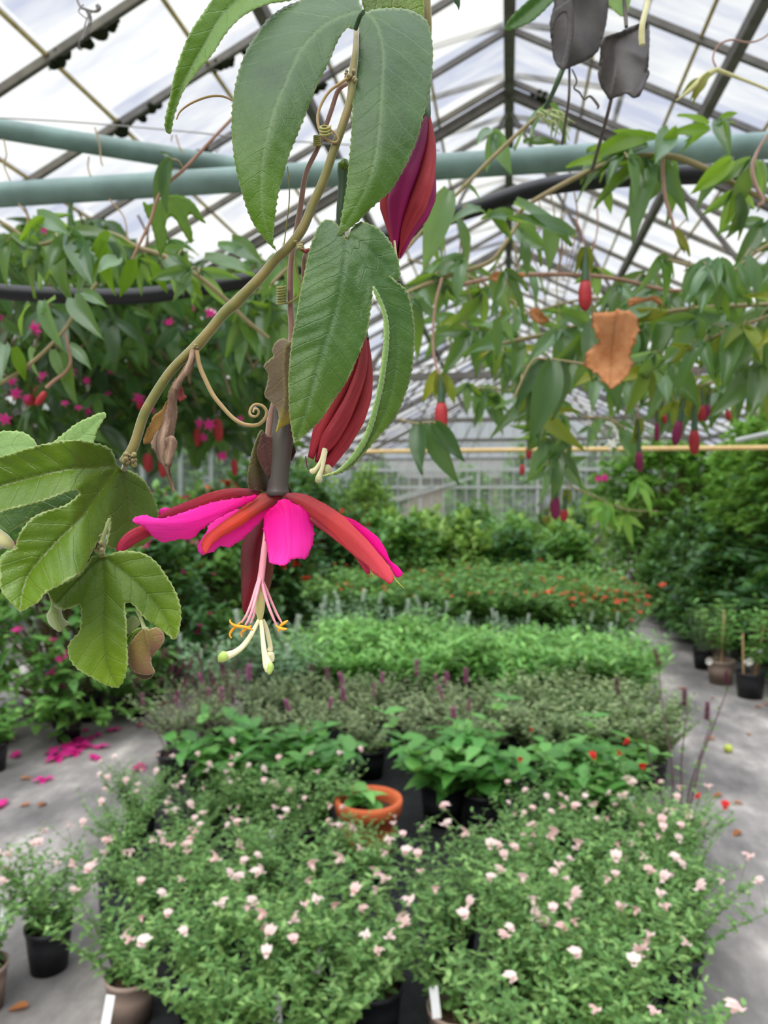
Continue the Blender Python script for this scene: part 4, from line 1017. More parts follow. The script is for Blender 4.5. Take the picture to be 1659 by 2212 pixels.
def strand(label, path, leaves=(), mat='vine_leaf', wood='vine_wood', auto=0, alen=(80, 130), seed=0, group='passion vine runners under the roof', hang=1.0, yellow=None, kind=3, wr=None):
    """one runner: path of (x, y, d, radius px); hand placed leaves plus a few more along it"""
    R = random.Random(seed)
    p0 = path[0]; t = thing('vine_runner', P(*p0[:3]), label, 'vine', group)
    ptube('stem', path, M[wood], t, 8, len(path) * 7)
    mb = MB(); ms = MB(); my = MB()
    for q in leaves:
        lpix(mb, *q[:5], kind=q[5] if len(q) > 5 else 3, dz=R.uniform(-.06, .03), up=R.uniform(.1, .8), R=R)
    pp = catmull([q[:3] for q in path], step=6)
    for i in range(auto):
        x, y, d = pp[R.randrange(len(pp))]
        L = R.uniform(*alen); a = math.radians(90 + R.gauss(0, 38) * hang)
        sx, sy = x + R.uniform(-28, 28), y + R.uniform(-22, 26); dd = d + R.uniform(-.06, .1)
        tp_ = (P(x, y, d), P(sx, sy, dd)); m1 = MB(); petioles(m1, *tp_); m1.build('petiole', M[wood], t)
        lpix(my if (yellow and R.random() < yellow) else mb, sx, sy, sx + L * math.cos(a), sy + L * math.sin(a), dd, kind if R.random() < .8 else 1, dz=R.uniform(-.08, .04), up=R.uniform(-.2, .9), R=R)
    if mb.n: mb.build('foliage', M[mat], t)
    if my.n: plabel(my.build('yellowing_leaves', M['vine_leaf_yellow'], t), 'yellow green leaves')
    return t


# ---- right side
s = strand('vine runner arching along the green pipe at upper right', [(1700, 446, 1.3, 6), (1632, 421, 1.3, 6), (1508, 357, 1.3, 7), (1435, 336, 1.3, 7), (1353, 341, 1.3, 6), (1280, 366, 1.3, 6), (1156, 432, 1.32, 5), (1110, 470, 1.34, 4)],
           [(1405, 345, 1362, 472, 1.3), (1310, 405, 1318, 462, 1.34, 1), (1446, 282, 1424, 336, 1.28, 1), (1452, 345, 1462, 400, 1.34, 1), (1620, 345, 1590, 478, 1.27), (1580, 340, 1500, 414, 1.27, 1), (1640, 350, 1690, 430, 1.27, 1),
            (1400, 300, 1270, 305, 1.3, 1), (1395, 300, 1345, 275, 1.33, 1), (1350, 330, 1230, 365, 1.28), (1530, 280, 1444, 268, 1.32), (1535, 282, 1478, 300, 1.34, 1), (1548, 265, 1595, 245, 1.32, 1), (1550, 262, 1570, 295, 1.33, 1), (1400, 320, 1300, 320, 1.29, 1),
            (1290, 330, 1250, 390, 1.3, 1), (1590, 420, 1620, 500, 1.28, 1), (1610, 440, 1580, 510, 1.3, 1)], seed=1, auto=3)
mb = MB()
for q in [(1400, 300, 1270, 304, 1.27, 1), (1392, 298, 1330, 275, 1.28, 1), (1420, 300, 1346, 290, 1.28, 1), (1530, 282, 1444, 282, 1.27, 1), (1530, 270, 1470, 240, 1.28, 1), (1530, 275, 1490, 300, 1.28, 1), (1556, 255, 1596, 240, 1.27, 1), (1560, 262, 1572, 292, 1.27, 1), (1300, 345, 1225, 352, 1.27, 1), (1462, 275, 1424, 338, 1.26, 1), (1580, 345, 1500, 414, 1.25, 1)]:
    lpix(mb, *q, up=.2)
plabel(mb.build('foliage', M['vine_leaf_backlit'], s), 'bright leaves lit from behind')
ptube('bud_stalk', [(1433, 330, 1.28, 4), (1432, 380, 1.28, 4), (1438, 430, 1.28, 4), (1450, 470, 1.28, 3.5), (1458, 498, 1.28, 3)], M['stem_pink'], s, 6)
mb = MB(); lpix(mb, 1455, 498, 1496, 548, 1.28, 1); lpix(mb, 1465, 500, 1480, 545, 1.285, 1); mb.build('bract', M['bud_bract'], s)
ptube('tendril', [(1659, 290, 1.25, 3), (1635, 330, 1.25, 3.5), (1625, 365, 1.25, 4), (1632, 400, 1.25, 4), (1645, 425, 1.25, 4), (1647, 440, 1.25, 3.5), (1636, 443, 1.25, 3)], M['stem_pink'], s, 6)
s = strand('vine shoot with pale curled tip climbing beside the roof ridge', [(860, 560, 1.0, 3.5), (937, 471, 1.0, 4), (1010, 395, 1.0, 4), (1080, 325, 1.0, 4.5), (1156, 256, 1.0, 4), (1195, 235, 1.0, 3)],
           [(1180, 232, 1092, 292, 1.0), (1188, 225, 1230, 300, 1.0, 1), (1075, 282, 1048, 352, 1.02, 1), (1070, 285, 1100, 372, 1.02, 1), (1060, 280, 1030, 300, 1.02, 1), (1130, 310, 1205, 300, 1.0, 1), (970, 412, 915, 552, .98, 1), (1000, 400, 1050, 415, 1.0, 1)], seed=2)
mb = MB()
for i in range(26):
    a = rnd.uniform(-.2, 1.2); x, y = 1160 + rnd.uniform(0, 50), 235 + rnd.uniform(0, 25)
    tube_mb(mb, [P(x, y, .99), P(x + 25 * rnd.uniform(.2, 1), y + 6, .985 + rnd.uniform(-.01, .01)), P(x + 40 * rnd.uniform(.3, 1), y + 10 + 40 * rnd.random(), .985)], [.0014, .001, .0005], 5, 8)
plabel(mb.build('shoot_tip', M['bract_young'], s), 'tuft of pale hairy young leaves')
s = HS = strand('thin vine runner crossing below the black hose, big drooping leaves', [(850, 648, 1.35, 4), (880, 632, 1.35, 4.5), (951, 602, 1.35, 5), (1053, 568, 1.36, 5), (1086, 534, 1.36, 5), (1120, 480, 1.38, 4)],
           [(1240, 512, 1110, 452, 1.3, 1), (1110, 440, 1246, 508, 1.3, 1), (1050, 460, 1118, 515, 1.28, 1), (1110, 465, 1048, 462, 1.3, 1), (1185, 470, 1200, 577, 1.33, 1), (940, 485, 978, 548, 1.33, 1), (985, 475, 1042, 570, 1.33, 1), (940, 495, 925, 575, 1.35, 1),
            (1040, 455, 978, 450, 1.36, 1), (1130, 525, 1148, 578, 1.38, 1), (1000, 560, 900, 590, 1.34), (1085, 535, 1065, 590, 1.36, 1), (960, 605, 940, 670, 1.36), (890, 625, 930, 640, 1.36, 1), (1000, 450, 1050, 430, 1.38, 1)], seed=3, auto=5)
ptube('bud_stalk', [(955, 600, 1.34, 3), (940, 660, 1.33, 3), (935, 740, 1.32, 3), (942, 790, 1.31, 3), (955, 820, 1.3, 3)], M['stem_pink'], s, 6)
hanging_bud(s, 953, 810, 868, 938, 1.3, 15)
mb = MB(); [lpix(mb, *q) for q in ((950, 800, 910, 866, 1.32, 1), (960, 812, 985, 872, 1.32, 1), (945, 800, 935, 860, 1.34, 1))]; plabel(mb.build('yellowing_leaves', M['vine_leaf_yellow'], s), 'yellow green leaves')
s = strand('reddish vine runner level with the hanging red bud', [(960, 640, 1.7, 3), (980, 620, 1.7, 4), (1100, 596, 1.7, 5), (1245, 594, 1.7, 5), (1341, 604, 1.7, 4.5), (1462, 628, 1.7, 4), (1600, 600, 1.7, 4), (1720, 560, 1.7, 4)], [], wood='vine_wood_red', auto=16, alen=(60, 110), seed=4)
hanging_bud(s, 1264, 535, 605, 672, 1.3, 15, stalk=[(1240, 470), (1255, 500)])
s = strand('vine runner passing behind the big brown dead leaf', [(1040, 760, 1.5, 3), (1100, 739, 1.5, 4.5), (1200, 718, 1.5, 5), (1279, 695, 1.5, 5), (1370, 690, 1.5, 4.5), (1457, 671, 1.48, 5), (1560, 662, 1.48, 5), (1720, 655, 1.48, 5)],
           [(1068, 688, 1080, 772, 1.44, 1), (1096, 690, 1106, 745, 1.46, 1), (1285, 700, 1310, 770, 1.38, 1), (1370, 720, 1365, 784, 1.4, 1), (1400, 670, 1330, 690, 1.46, 1)], auto=14, alen=(60, 120), seed=5)
s = strand('vine runner ending in a fan of dark leaves in the middle right', [(1110, 860, 1.25, 2.5), (1149, 782, 1.25, 3), (1180, 776, 1.25, 3), (1240, 783, 1.25, 3), (1293, 790, 1.25, 3), (1341, 775, 1.25, 3)],
           [(1185, 778, 1108, 872, 1.25, 1), (1192, 780, 1170, 935, 1.24, 1), (1205, 782, 1232, 905, 1.25, 1), (1190, 780, 1130, 910, 1.26, 1)], mat='vine_leaf_dark', auto=2, seed=6)
s = strand('drooping three-lobed leaf cluster between the red bud and the end wall', [(860, 905, 1.2, 2), (900, 915, 1.2, 2.5), (930, 912, 1.2, 2.5), (960, 920, 1.2, 2)],
           [(905, 912, 903, 1018, 1.2, 1), (930, 915, 957, 1040, 1.2, 1), (940, 912, 998, 995, 1.2, 1)], mat='vine_leaf_dark', seed=7)
s = strand('vine runner with pale drooping leaves at the right edge', [(1440, 560, 1.3, 3), (1510, 580, 1.28, 4), (1560, 600, 1.28, 4), (1640, 540, 1.28, 4), (1720, 500, 1.28, 4)],
           [(1535, 565, 1478, 645, 1.26, 1), (1540, 562, 1516, 660, 1.26, 1), (1548, 565, 1550, 655, 1.26, 1), (1552, 562, 1585, 620, 1.27, 1), (1590, 570, 1625, 630, 1.26, 1), (1600, 565, 1580, 640, 1.28, 1), (1650, 480, 1600, 560, 1.3)], auto=9, alen=(60, 110), seed=8)
s = strand('vine runner with large pale hanging leaves at far right, mid height', [(1400, 800, 1.35, 3), (1480, 760, 1.35, 4), (1560, 720, 1.33, 4), (1640, 690, 1.32, 4), (1720, 660, 1.3, 4)],
           [(1500, 690, 1440, 790, 1.33), (1640, 720, 1580, 780, 1.3), (1650, 780, 1600, 820, 1.3, 1), (1640, 790, 1630, 890, 1.3, 1), (1600, 730, 1659, 760, 1.3, 1), (1620, 800, 1570, 890, 1.32, 1), (1560, 760, 1510, 840, 1.35)], auto=16, alen=(60, 110), seed=9, yellow=.15)
hanging_bud(s, 1500, 850, 928, 982, 1.5, 12, stalk=[(1520, 770), (1505, 820)])
hanging_bud(s, 1480, 845, 908, 962, 1.6, 11, 'bud_purple', x1=1458, stalk=[(1500, 790)])
hanging_bud(s, 1515, 835, 875, 910, 1.6, 11)
hanging_bud(s, 1534, 840, 872, 910, 1.6, 8, 'bud_purple', x1=1524)
hanging_bud(s, 1565, 862, 886, 908, 1.8, 6, x1=1576)
s = strand('trailing vine runner above the cane with purple buds', [(1300, 820, 1.8, 3), (1360, 800, 1.8, 3), (1430, 820, 1.8, 3), (1440, 850, 1.8, 3)], auto=9, alen=(40, 80), seed=10, yellow=.2)
hanging_bud(s, 1378, 905, 974, 1020, 1.7, 9, 'bud_purple', x1=1382, stalk=[(1380, 820), (1376, 870)])
hanging_bud(s, 1419, 880, 912, 955, 1.9, 6, 'bud_purple', stalk=[(1425, 830)])
hanging_bud(s, 1436, 880, 895, 915, 1.9, 6, stalk=[(1435, 850)])
s = strand('trailing vine with a pair of low buds near the path end', [(1150, 860, 1.6, 3), (1180, 900, 1.6, 3), (1195, 950, 1.6, 3), (1200, 1000, 1.6, 3)], auto=12, alen=(50, 90), seed=11, yellow=.25)
hanging_bud(s, 1196, 1000, 1072, 1122, 1.6, 12, 'bud_purple', x1=1200)
hanging_bud(s, 1224, 1060, 1100, 1126, 1.7, 9, x1=1217, stalk=[(1225, 1000), (1230, 1030)])
hanging_bud(s, 1180, 1100, 1112, 1132, 1.7, 10, 'bud_bract')
hanging_bud(s, 1142, 940, 965, 992, 1.9, 7); hanging_bud(s, 1128, 985, 1002, 1026, 1.9, 6)
s = strand('hanging vine tangle in the centre, between big leaf and dark fan', [(990, 700, 2.0, 3), (1060, 730, 2.0, 3), (1130, 790, 2.0, 3), (1180, 820, 2.0, 3)], auto=20, alen=(50, 100), seed=12, yellow=.25)
s = strand('trailing bright shoot low over the path at right', [(1230, 1050, 2.2, 2), (1290, 1075, 2.2, 2), (1350, 1100, 2.2, 2), (1420, 1105, 2.2, 2)], [(1372, 1040, 1425, 1100, 2.2), (1300, 1085, 1280, 1140, 2.2), (1310, 1085, 1325, 1130, 2.2, 1)], mat='bright_leaf', auto=4, alen=(30, 60), seed=13)
# a dense screen of runners further back on the right
for i, (x0, y0, x1, y1, d, n, lab) in enumerate([(880, 560, 1180, 700, 2.3, 12, 'leafy vine mass behind the middle leaf, below the hose'), (1130, 680, 1420, 660, 2.2, 13, 'leafy vine mass behind the red bud at right'),
                                                 (1380, 680, 1720, 730, 2.1, 22, 'leafy vine mass at right edge under the roof panes'), (1290, 780, 1500, 880, 2.4, 30, 'leafy vine mass below the brown dead leaf'),
                                                 (1460, 850, 1720, 830, 2.4, 34, 'leafy vine mass with many buds in front, far right'), (1000, 840, 1200, 900, 2.6, 14, 'sparse vine leaves hanging before the end wall')]):
    strand(lab, [(x0, y0, d, 3), ((x0 + x1) / 2, (y0 + y1) / 2 - 25, d, 3), (x1, y1, d, 3)], auto=n, alen=(45, 85), seed=40 + i, yellow=.12, mat='vine_leaf', group='vine masses in the background')

# dead leaves caught in the vines
br = lambda p: Z(p, 860, 380, 2.0763)
dl = sheet('dead_leaf', br([(872, 622), (950, 612), (1000, 604), (1060, 620), (1078, 680), (1062, 740), (1040, 800), (1050, 850), (1020, 900), (990, 930), (960, 952), (920, 920), (890, 880), (838, 850), (850, 790), (900, 745), (880, 690)]),
           [br([(980, 610), (960, 750), (950, 945)])], lin(1.19, 1320, 740, .01, .01), M['brown_sheet'], None, 5, 5, 5, seed=70, wave=.016, bow=.00001, thick=.001)
tag(dl, 'big crumpled brown dead leaf caught in the vines at right', 'dead leaf')
for i, (pts, lab) in enumerate([([(1030, 560), (1060, 545), (1110, 548), (1160, 540), (1200, 590), (1170, 580), (1140, 560), (1080, 570), (1040, 590)], 'pinkish brown curled dead leaf just above the big brown one'),
                                ([(590, 600), (620, 590), (650, 620), (680, 650), (640, 665), (600, 640)], 'small brown dead leaf left of the big crumpled one'),
                                ([(412, 450), (450, 430), (520, 432), (590, 445), (520, 470), (470, 500), (440, 480)], 'brown dead leaf lying on the reddish runner')]):
    tag(sheet('dead_leaf', br(pts), [br([pts[0], pts[len(pts) // 2]])], lin(1.5, 1200, 650), M['brown_sheet'], None, 5, .5, seed=71 + i, wave=.006, thick=.001), lab, 'dead leaf')
tag(sheet('dead_leaf', br([(1050, 600), (1130, 590), (1210, 605), (1180, 640), (1110, 655), (1060, 650)]), [br([(1055, 625), (1200, 615)])], lin(1.45, 1400, 680), M['vine_leaf_yellow'], None, 5, .5, seed=79, thick=.001), 'yellow dying leaf right of the big brown leaf', 'dead leaf')

# ---- blackened, curled leaves at the top right
bk = lambda p: Z(p, 900, 0, 2.186)
b1 = thing('blackened_leaf', P(1230, -10, .75), 'larger blackened curled leaf hanging at the top, left one of two', 'dead leaf')
sheet('blade', bk([(655, -60), (650, 20), (632, 100), (630, 130), (642, 240), (652, 290), (672, 320), (700, 325), (760, 302), (842, 256), (872, 200), (892, 120), (902, 30), (900, -60), (780, -90)]), [bk([(735, -60), (742, 150), (700, 322)])],
      lin(.75, 1250, 80), M['black_leaf'], b1, 5, .8, seed=60, fold=.00035, wave=.005, thick=.0012)
sheet('rolled_margin', bk([(640, 60), (690, 20), (725, 0), (738, 40), (742, 150), (728, 240), (705, 322), (680, 318), (700, 240), (712, 150), (705, 60), (660, 90), (640, 140)]), [bk([(720, 20), (728, 150), (700, 310)])], lin(.738, 1250, 80), M['black_leaf'], b1, 4, .3, seed=61, thick=.0012)
ptube('stalk', [(1216, 148, .75, 6), (1205, 175, .75, 6), (1192, 205, .76, 5), (1178, 232, .78, 5)], M['stem_green'], b1)
ptube('stalk', [(1230, 145, .76, 2.5), (1229, 210, .76, 3), (1222, 260, .78, 3), (1214, 312, .8, 3)], M['dark_stem'], b1)
ptube('tendril', [(1236, 150, .76, 1.5), (1246, 175, .76, 2), (1240, 190, .76, 2), (1252, 200, .76, 2), (1262, 215, .76, 2), (1275, 208, .76, 2.5), (1292, 228, .76, 3), (1290, 235, .76, 2)], M['dark_stem'], b1, 6)
b2 = thing('blackened_leaf', P(1370, -10, .72), 'smaller blackened folded leaf on a hooked stalk, right one of two', 'dead leaf')
sheet('blade', bk([(880, 185), (960, 150), (1062, 108), (1094, 112), (1098, 180), (1097, 250), (1090, 325), (1080, 345), (1096, 352), (1080, 390), (1070, 412), (1052, 452), (1022, 462), (990, 440), (955, 456), (930, 462), (912, 470), (885, 430), (870, 402), (858, 345), (868, 260)]), [bk([(1080, 120), (940, 200), (935, 330), (915, 465)])],
      lin(.72, 1345, 130), M['black_leaf'], b2, 5, .6, seed=62, fold=-.00025, wave=.006, thick=.0012)
sheet('rolled_margin', bk([(1010, 360), (1050, 335), (1090, 330), (1098, 350), (1085, 380), (1070, 385), (1075, 400), (1062, 430), (1040, 420), (1050, 390), (1025, 385)]), [bk([(1020, 370), (1085, 345)])], lin(.708, 1380, 160), M['black_leaf'], b2, 4, .3, seed=63, thick=.0012, wave=.002)
ptube('stalk', [(1405, -20, .70, 5), (1398, 10, .70, 5.5), (1388, 50, .69, 6), (1386, 80, .69, 6.5), (1387, 97, .69, 6)], M['bud'], b2)
ptube('stalk', [(1346, -20, .72, 4), (1350, 20, .72, 4.5), (1353, 58, .715, 4)], M['dark_stem'], b2)
ptube('stalk', [(1328, 150, .725, 4), (1320, 215, .75, 4), (1298, 300, .8, 4), (1280, 365, .9, 4)], M['dark_stem'], b2)
tl = thing('vine_leaf', P(1200, -20, .8), 'single bright green leaf poking in at the top beside the ridge beam', 'leaf')
sheet('blade', bk([(415, 142), (425, 112), (450, 75), (490, 35), (540, -10), (600, -60), (700, -90), (690, -30), (640, 12), (590, 62), (545, 100), (500, 122), (450, 140)]), [bk([(420, 140), (530, 55), (680, -80)])], lin(.8, 1140, 30), M['vine_sheet'], tl, 5, 1, seed=64, fold=-.0002)
tl2 = thing('vine_leaf', P(1330, -20, .85), 'pale leaf glimpsed between the two blackened leaves at the top', 'leaf')
sheet('blade', [(1305, -30), (1312, 5), (1325, 22), (1345, 36), (1358, 20), (1360, -30)], [[(1330, -30), (1345, 33)]], lin(.85, 1330, 0), M['leaf_pale'], tl2, 5, .6, seed=65)
sh = strand('thin vine shoot with hairy bent tip before the right roof panes', [(1700, 215, 1.1, 3), (1650, 190, 1.1, 3), (1600, 170, 1.1, 3.5), (1560, 155, 1.1, 4.5), (1545, 152, 1.1, 6), (1520, 168, 1.1, 8), (1490, 195, 1.1, 5), (1460, 218, 1.1, 1)], wood='bud', seed=66)
ptube('tendril', [(1548, 148, 1.1, 2), (1540, 125, 1.1, 2), (1552, 98, 1.1, 2.2), (1580, 86, 1.1, 2.2), (1615, 92, 1.1, 2), (1645, 84, 1.1, 2), (1670, 65, 1.1, 2)], M['stem_pink'], sh, 6)
mb = MB(); [lpix(mb, *q) for q in ((1535, 160, 1490, 200, 1.09, 1), (1525, 165, 1495, 212, 1.1, 1), (1510, 172, 1475, 200, 1.1, 1))]; mb.build('young_leaves', M['bud_bract'], sh)

# ---- left side
s = LS = strand('vine runner with large leaves along the top of the left screen', [(-40, 455, 1.15, 4), (20, 490, 1.15, 4), (84, 528, 1.15, 4.5), (165, 502, 1.15, 5), (210, 499, 1.15, 5), (253, 510, 1.15, 5.5), (294, 533, 1.15, 5.5), (354, 553, 1.15, 5), (420, 591, 1.16, 5), (480, 640, 1.17, 5), (530, 690, 1.18, 4.5), (580, 730, 1.2, 4)],
           [(115, 470, 60, 500, 1.13, 1), (110, 462, 150, 510, 1.13), (80, 465, 140, 495, 1.12, 1), (210, 520, 160, 600, 1.12), (250, 520, 280, 565, 1.1, 1), (200, 530, 185, 625, 1.14, 1), (255, 560, 215, 575, 1.1, 1), (420, 520, 395, 525, 1.2, 1), (470, 530, 545, 545, 1.16, 1), (440, 560, 545, 575, 1.12, 1), (500, 520, 560, 560, 1.18, 1),
            (300, 560, 330, 620, 1.16), (370, 560, 400, 625, 1.18, 1), (600, 550, 560, 640, 1.2, 1), (640, 530, 600, 620, 1.2)], auto=10, seed=21, alen=(70, 120))
mb = MB()
for q in [(240, 505, 160, 600, 1.1, 1), (225, 520, 215, 625, 1.1, 1), (290, 560, 260, 640, 1.12, 1), (330, 570, 360, 630, 1.12, 1), (95, 470, 40, 520, 1.1, 1), (60, 500, 90, 560, 1.12, 1), (400, 600, 440, 640, 1.13, 1), (30, 750, 55, 820, 1.04, 1)]:
    lpix(mb, *q, up=.1)
plabel(mb.build('foliage', M['vine_leaf_backlit'], s), 'bright leaves lit from behind')
s = strand('slender pinkish vine shoot rising to the green pipes at left', [(286, 560, .95, 3), (300, 530, .95, 3.2), (324, 480, .95, 3.5), (340, 430, .95, 3.6), (364, 395, .95, 4), (398, 365, .95, 3.6), (450, 310, .95, 3.4), (505, 252, .95, 3.2)], wood='vine_wood_red', seed=22)
mb = MB(); lpix(mb, 372, 345, 318, 425, .94, 1); lpix(mb, 368, 348, 335, 442, .935, 1); lpix(mb, 372, 342, 345, 325, .96, 1); mb.build('foliage', M['vine_leaf_dark'], s)
ptube('petiole', [(395, 363, .95, 2), (385, 348, .945, 2.2), (372, 344, .94, 2.2)], M['vine_wood'], s, 6)
bf = thing('vine_leaf', P(350, 440, 1.05), 'bright backlit three-lobed leaf under the pipe junction at left', 'leaf')
b6 = lambda p: Z(p, 0, 0, 2.9625)
sheet('blade', b6([(915, 1290), (950, 1310), (1000, 1290), (1060, 1255), (1160, 1252), (1240, 1300), (1290, 1380), (1318, 1432), (1260, 1400), (1220, 1370), (1200, 1400), (1230, 1480), (1225, 1560), (1180, 1500), (1120, 1400), (1080, 1390), (1060, 1440), (1070, 1520), (1030, 1640), (1000, 1560), (980, 1480), (960, 1420), (930, 1360)]),
      [b6([(1050, 1270), (1040, 1450), (1030, 1620)]), b6([(1060, 1262), (1150, 1330), (1220, 1540)]), b6([(1060, 1260), (1200, 1300), (1310, 1425)])], lin(1.05, 370, 470, 0, -.01), M['leaf_backlit'], bf, 5, 1, seed=67, pucker=.0005)
s = strand('drooping vine runner below the hose with pale blue-green leaves', [(210, 610, 1.05, 3.5), (162, 675, 1.05, 4), (139, 713, 1.05, 4), (89, 766, 1.05, 4.5), (33, 809, 1.05, 4.5), (-20, 838, 1.05, 4.5)],
           [(66, 658, 14, 705, 1.02, 1), (95, 650, 96, 738, 1.0, 1), (160, 645, 172, 685, 1.0, 1), (180, 632, 226, 655, 1.0, 1), (120, 645, 80, 665, 1.03, 1), (75, 752, 52, 815, 1.05, 1), (115, 755, 128, 820, 1.03, 1), (140, 760, 152, 868, 1.05, 1), (150, 745, 195, 790, 1.06, 1), (10, 745, -12, 790, 1.05, 1)], seed=23)
ptube('bud_stalk', [(142, 722, 1.04, 3), (150, 760, 1.04, 3), (152, 785, 1.04, 3.5), (140, 805, 1.04, 3.5), (118, 822, 1.04, 4), (100, 838, 1.04, 4)], M['vine_wood_red'], s, 6)
mb = MB(); bud_mesh(mb, P(98, 846, 1.04), P(78, 876, 1.04), 8 * 1.04 / FPX); plabel(mb.build('flower_bud', M['bud_red'], s), 'small red bud on a bent stalk')
s = strand('vine runner with hanging leaves left of the thick foreground stem', [(640, 560, 1.3, 3.5), (600, 600, 1.3, 4), (560, 640, 1.3, 4), (520, 690, 1.32, 4), (500, 740, 1.35, 3)],
           [(590, 620, 555, 735, 1.28, 1), (620, 640, 585, 690, 1.3, 1), (540, 680, 485, 770, 1.3, 1), (570, 700, 590, 760, 1.3, 1), (530, 720, 510, 800, 1.32, 1), (610, 680, 640, 770, 1.32)], auto=8, alen=(70, 110), seed=24)
# dense leafy screen behind, with magenta flowers
FLW = None
def pink_flower(root, x, y, d, r, seed, mat='magenta'):
    R = random.Random(seed); mb = MB(); c = P(x, y, d); up = np.array([R.uniform(-.6, .6), -.8, R.uniform(-.4, .6)])
    fr = frame([R.uniform(-1, 1), .2, R.uniform(-.3, .3)], up)
    for j in range(6):
        a = j * PI / 3; dv = fr @ np.array([math.cos(a), math.sin(a), R.uniform(-.2, .3)])
        put(mb, ONE[j % 4], c, dv, fr[:, 2], r * d / FPX)
    return mb.build('flower', M[mat], root)
SCR = [((-60, 250, 480, 700), 2.3, 110, 'leafy climbing screen at upper left, under the hose'), ((120, 420, 520, 780), 2.5, 105, 'leafy climbing screen behind the left hose'), ((330, 640, 560, 800), 2.6, 100, 'leafy climbing screen behind the thick stem'),
       ((-60, 220, 680, 940), 2.7, 150, 'dark leafy climbing screen at left with magenta flowers'), ((180, 420, 700, 960), 2.9, 150, 'dark leafy climbing screen with magenta flowers left of the tendril'), ((400, 620, 720, 940), 3.1, 110, 'dark leafy climbing screen behind the coiled tendril'), ((560, 700, 600, 820), 2.9, 26, 'leafy climbing screen half hidden by the middle leaf')]
for i, ((xa, xb, ya, yb), d, n, lab) in enumerate(SCR):
    R = random.Random(200 + i); t = thing('climbing_plant', P((xa + xb) / 2, ya, d), lab, 'climber', 'climbing screens at left')
    ms = MB(); ml = MB(); mk = MB()
    for j in range(n):
        x, y, dd = R.uniform(xa, xb), R.uniform(ya, yb), d + R.uniform(-.25, .45)
        L = R.uniform(46, 92); a = math.radians(90 + R.gauss(0, 45))
        lpix(ml if R.random() < .55 else mk, x, y, x + L * math.cos(a), y + L * math.sin(a), dd, 3 if R.random() < .5 else 1, dz=R.uniform(-.1, .1), up=R.uniform(-.3, .8), R=R)
        if j % 6 == 0:
            tube('stem', [P(x, y - 60, dd), P(x + R.uniform(-40, 40), y, dd + .05), P(x + R.uniform(-60, 60), y + 80, dd)], .0035, M['brown_stem'], t, 6, 8)
    ml.build('foliage', M['far_leaf'], t); plabel(mk.build('foliage', M['vine_leaf_dark'], t), 'darker leaves')
    fl = {0: [(75, 710), (97, 495), (110, 530)], 1: [(417, 665), (365, 695), (455, 676)], 3: [(25, 822), (34, 850), (10, 905), (3, 690), (187, 822), (150, 800), (60, 790), (57, 860), (90, 812), (140, 870), (170, 880)], 4: [(185, 885), (232, 850), (310, 745), (430, 915), (452, 917), (228, 940), (330, 885), (240, 800), (255, 700), (300, 860)], 5: [(440, 945), (480, 985), (520, 905), (350, 700)]}.get(i, [])
    for j, (x, y) in enumerate(fl): pink_flower(t, x, y, d - .28, R.uniform(9, 20), 300 + i * 20 + j)
    rb = {4: [(85, 850, 12, 34), (318, 1000, 10, 40), (350, 1010, 9, 45), (300, 870, 8, 30)], 5: [(470, 930, 10, 50), (425, 945, 8, 40), (505, 1010, 7, 36)], 3: [(62, 865, 12, 24)]}.get(i, [])
    for x, y, r, L in rb:
        mb = MB(); bud_mesh(mb, P(x, y - L / 2, d - .25), P(x + 3, y + L / 2, d - .25), r * d / FPX); mb.build('flower_bud', M['bud_red'], t)

wf = strand('short leafy spray with a white bloom just above the cane at right', [(1260, 900, 2.0, 2.5), (1310, 905, 2.0, 2.5), (1350, 925, 2.0, 2.5)], [(1350, 930, 1380, 985, 2.0, 1), (1290, 905, 1275, 960, 2.0, 1)], auto=4, alen=(40, 65), seed=90)
for j, (x, y, r, m) in enumerate([(1330, 932, 26, 'white'), (1322, 958, 18, 'white'), (1306, 1032, 12, 'magenta'), (1292, 1034, 10, 'magenta')]):
    plabel(pink_flower(wf, x, y, 1.95, r, 500 + j, m), 'white bloom' if m == 'white' else 'pink bloom')
R = random.Random(77)
for j in range(14):
    x, y = R.uniform(960, 1290), R.uniform(400, 560); L = R.uniform(90, 240); dd = R.uniform(1.3, 1.9)
    ptube('tendril', [(x, y, dd, 1.6), (x + R.uniform(-12, 12), y + L * .3, dd, 1.6), (x + R.uniform(-12, 12), y + L * .65, dd, 1.5), (x + R.uniform(-14, 14), y + L, dd, 1.0)], M['vine_wood_red'] if j % 2 else M['vine_wood'], HS, 5)
for q in [[(8, 300), (14, 335), (8, 355), (22, 390)], [(205, 275), (215, 310), (218, 345), (222, 358)], [(192, 338), (190, 360), (196, 382)], [(380, 292), (388, 318), (396, 330)], [(372, 292), (370, 305)], [(236, 430), (268, 470), (276, 520)], [(40, 440), (60, 470), (52, 500)], [(1485, 470), (1462, 500), (1478, 530), (1458, 548), (1464, 560)]]:
    ptube('tendril', [(x, y, 1.4, 1.7) for x, y in q], M['tendril'], LS if q[0][0] < 800 else HS, 5)


# ================================================================== potted plants and beds
def simple_leaf(L=1.0, W=.5, droop=.2, n=4):
    V = []; F = []
    for i in range(n + 1):
        t = i / n; w = W * .5 * math.sin(PI * min(1, .08 + .92 * t) ** .75) if i < n else 0.0
        for s in (-1, 0, 1): V.append((s * w, t * L, -droop * t * t + .22 * w * abs(s)))
    for i in range(n):
        for c in range(2):
            p = i * 3 + c; F.append((p, p + 1, p + 4, p + 3))
    return np.array(V), np.array(F)


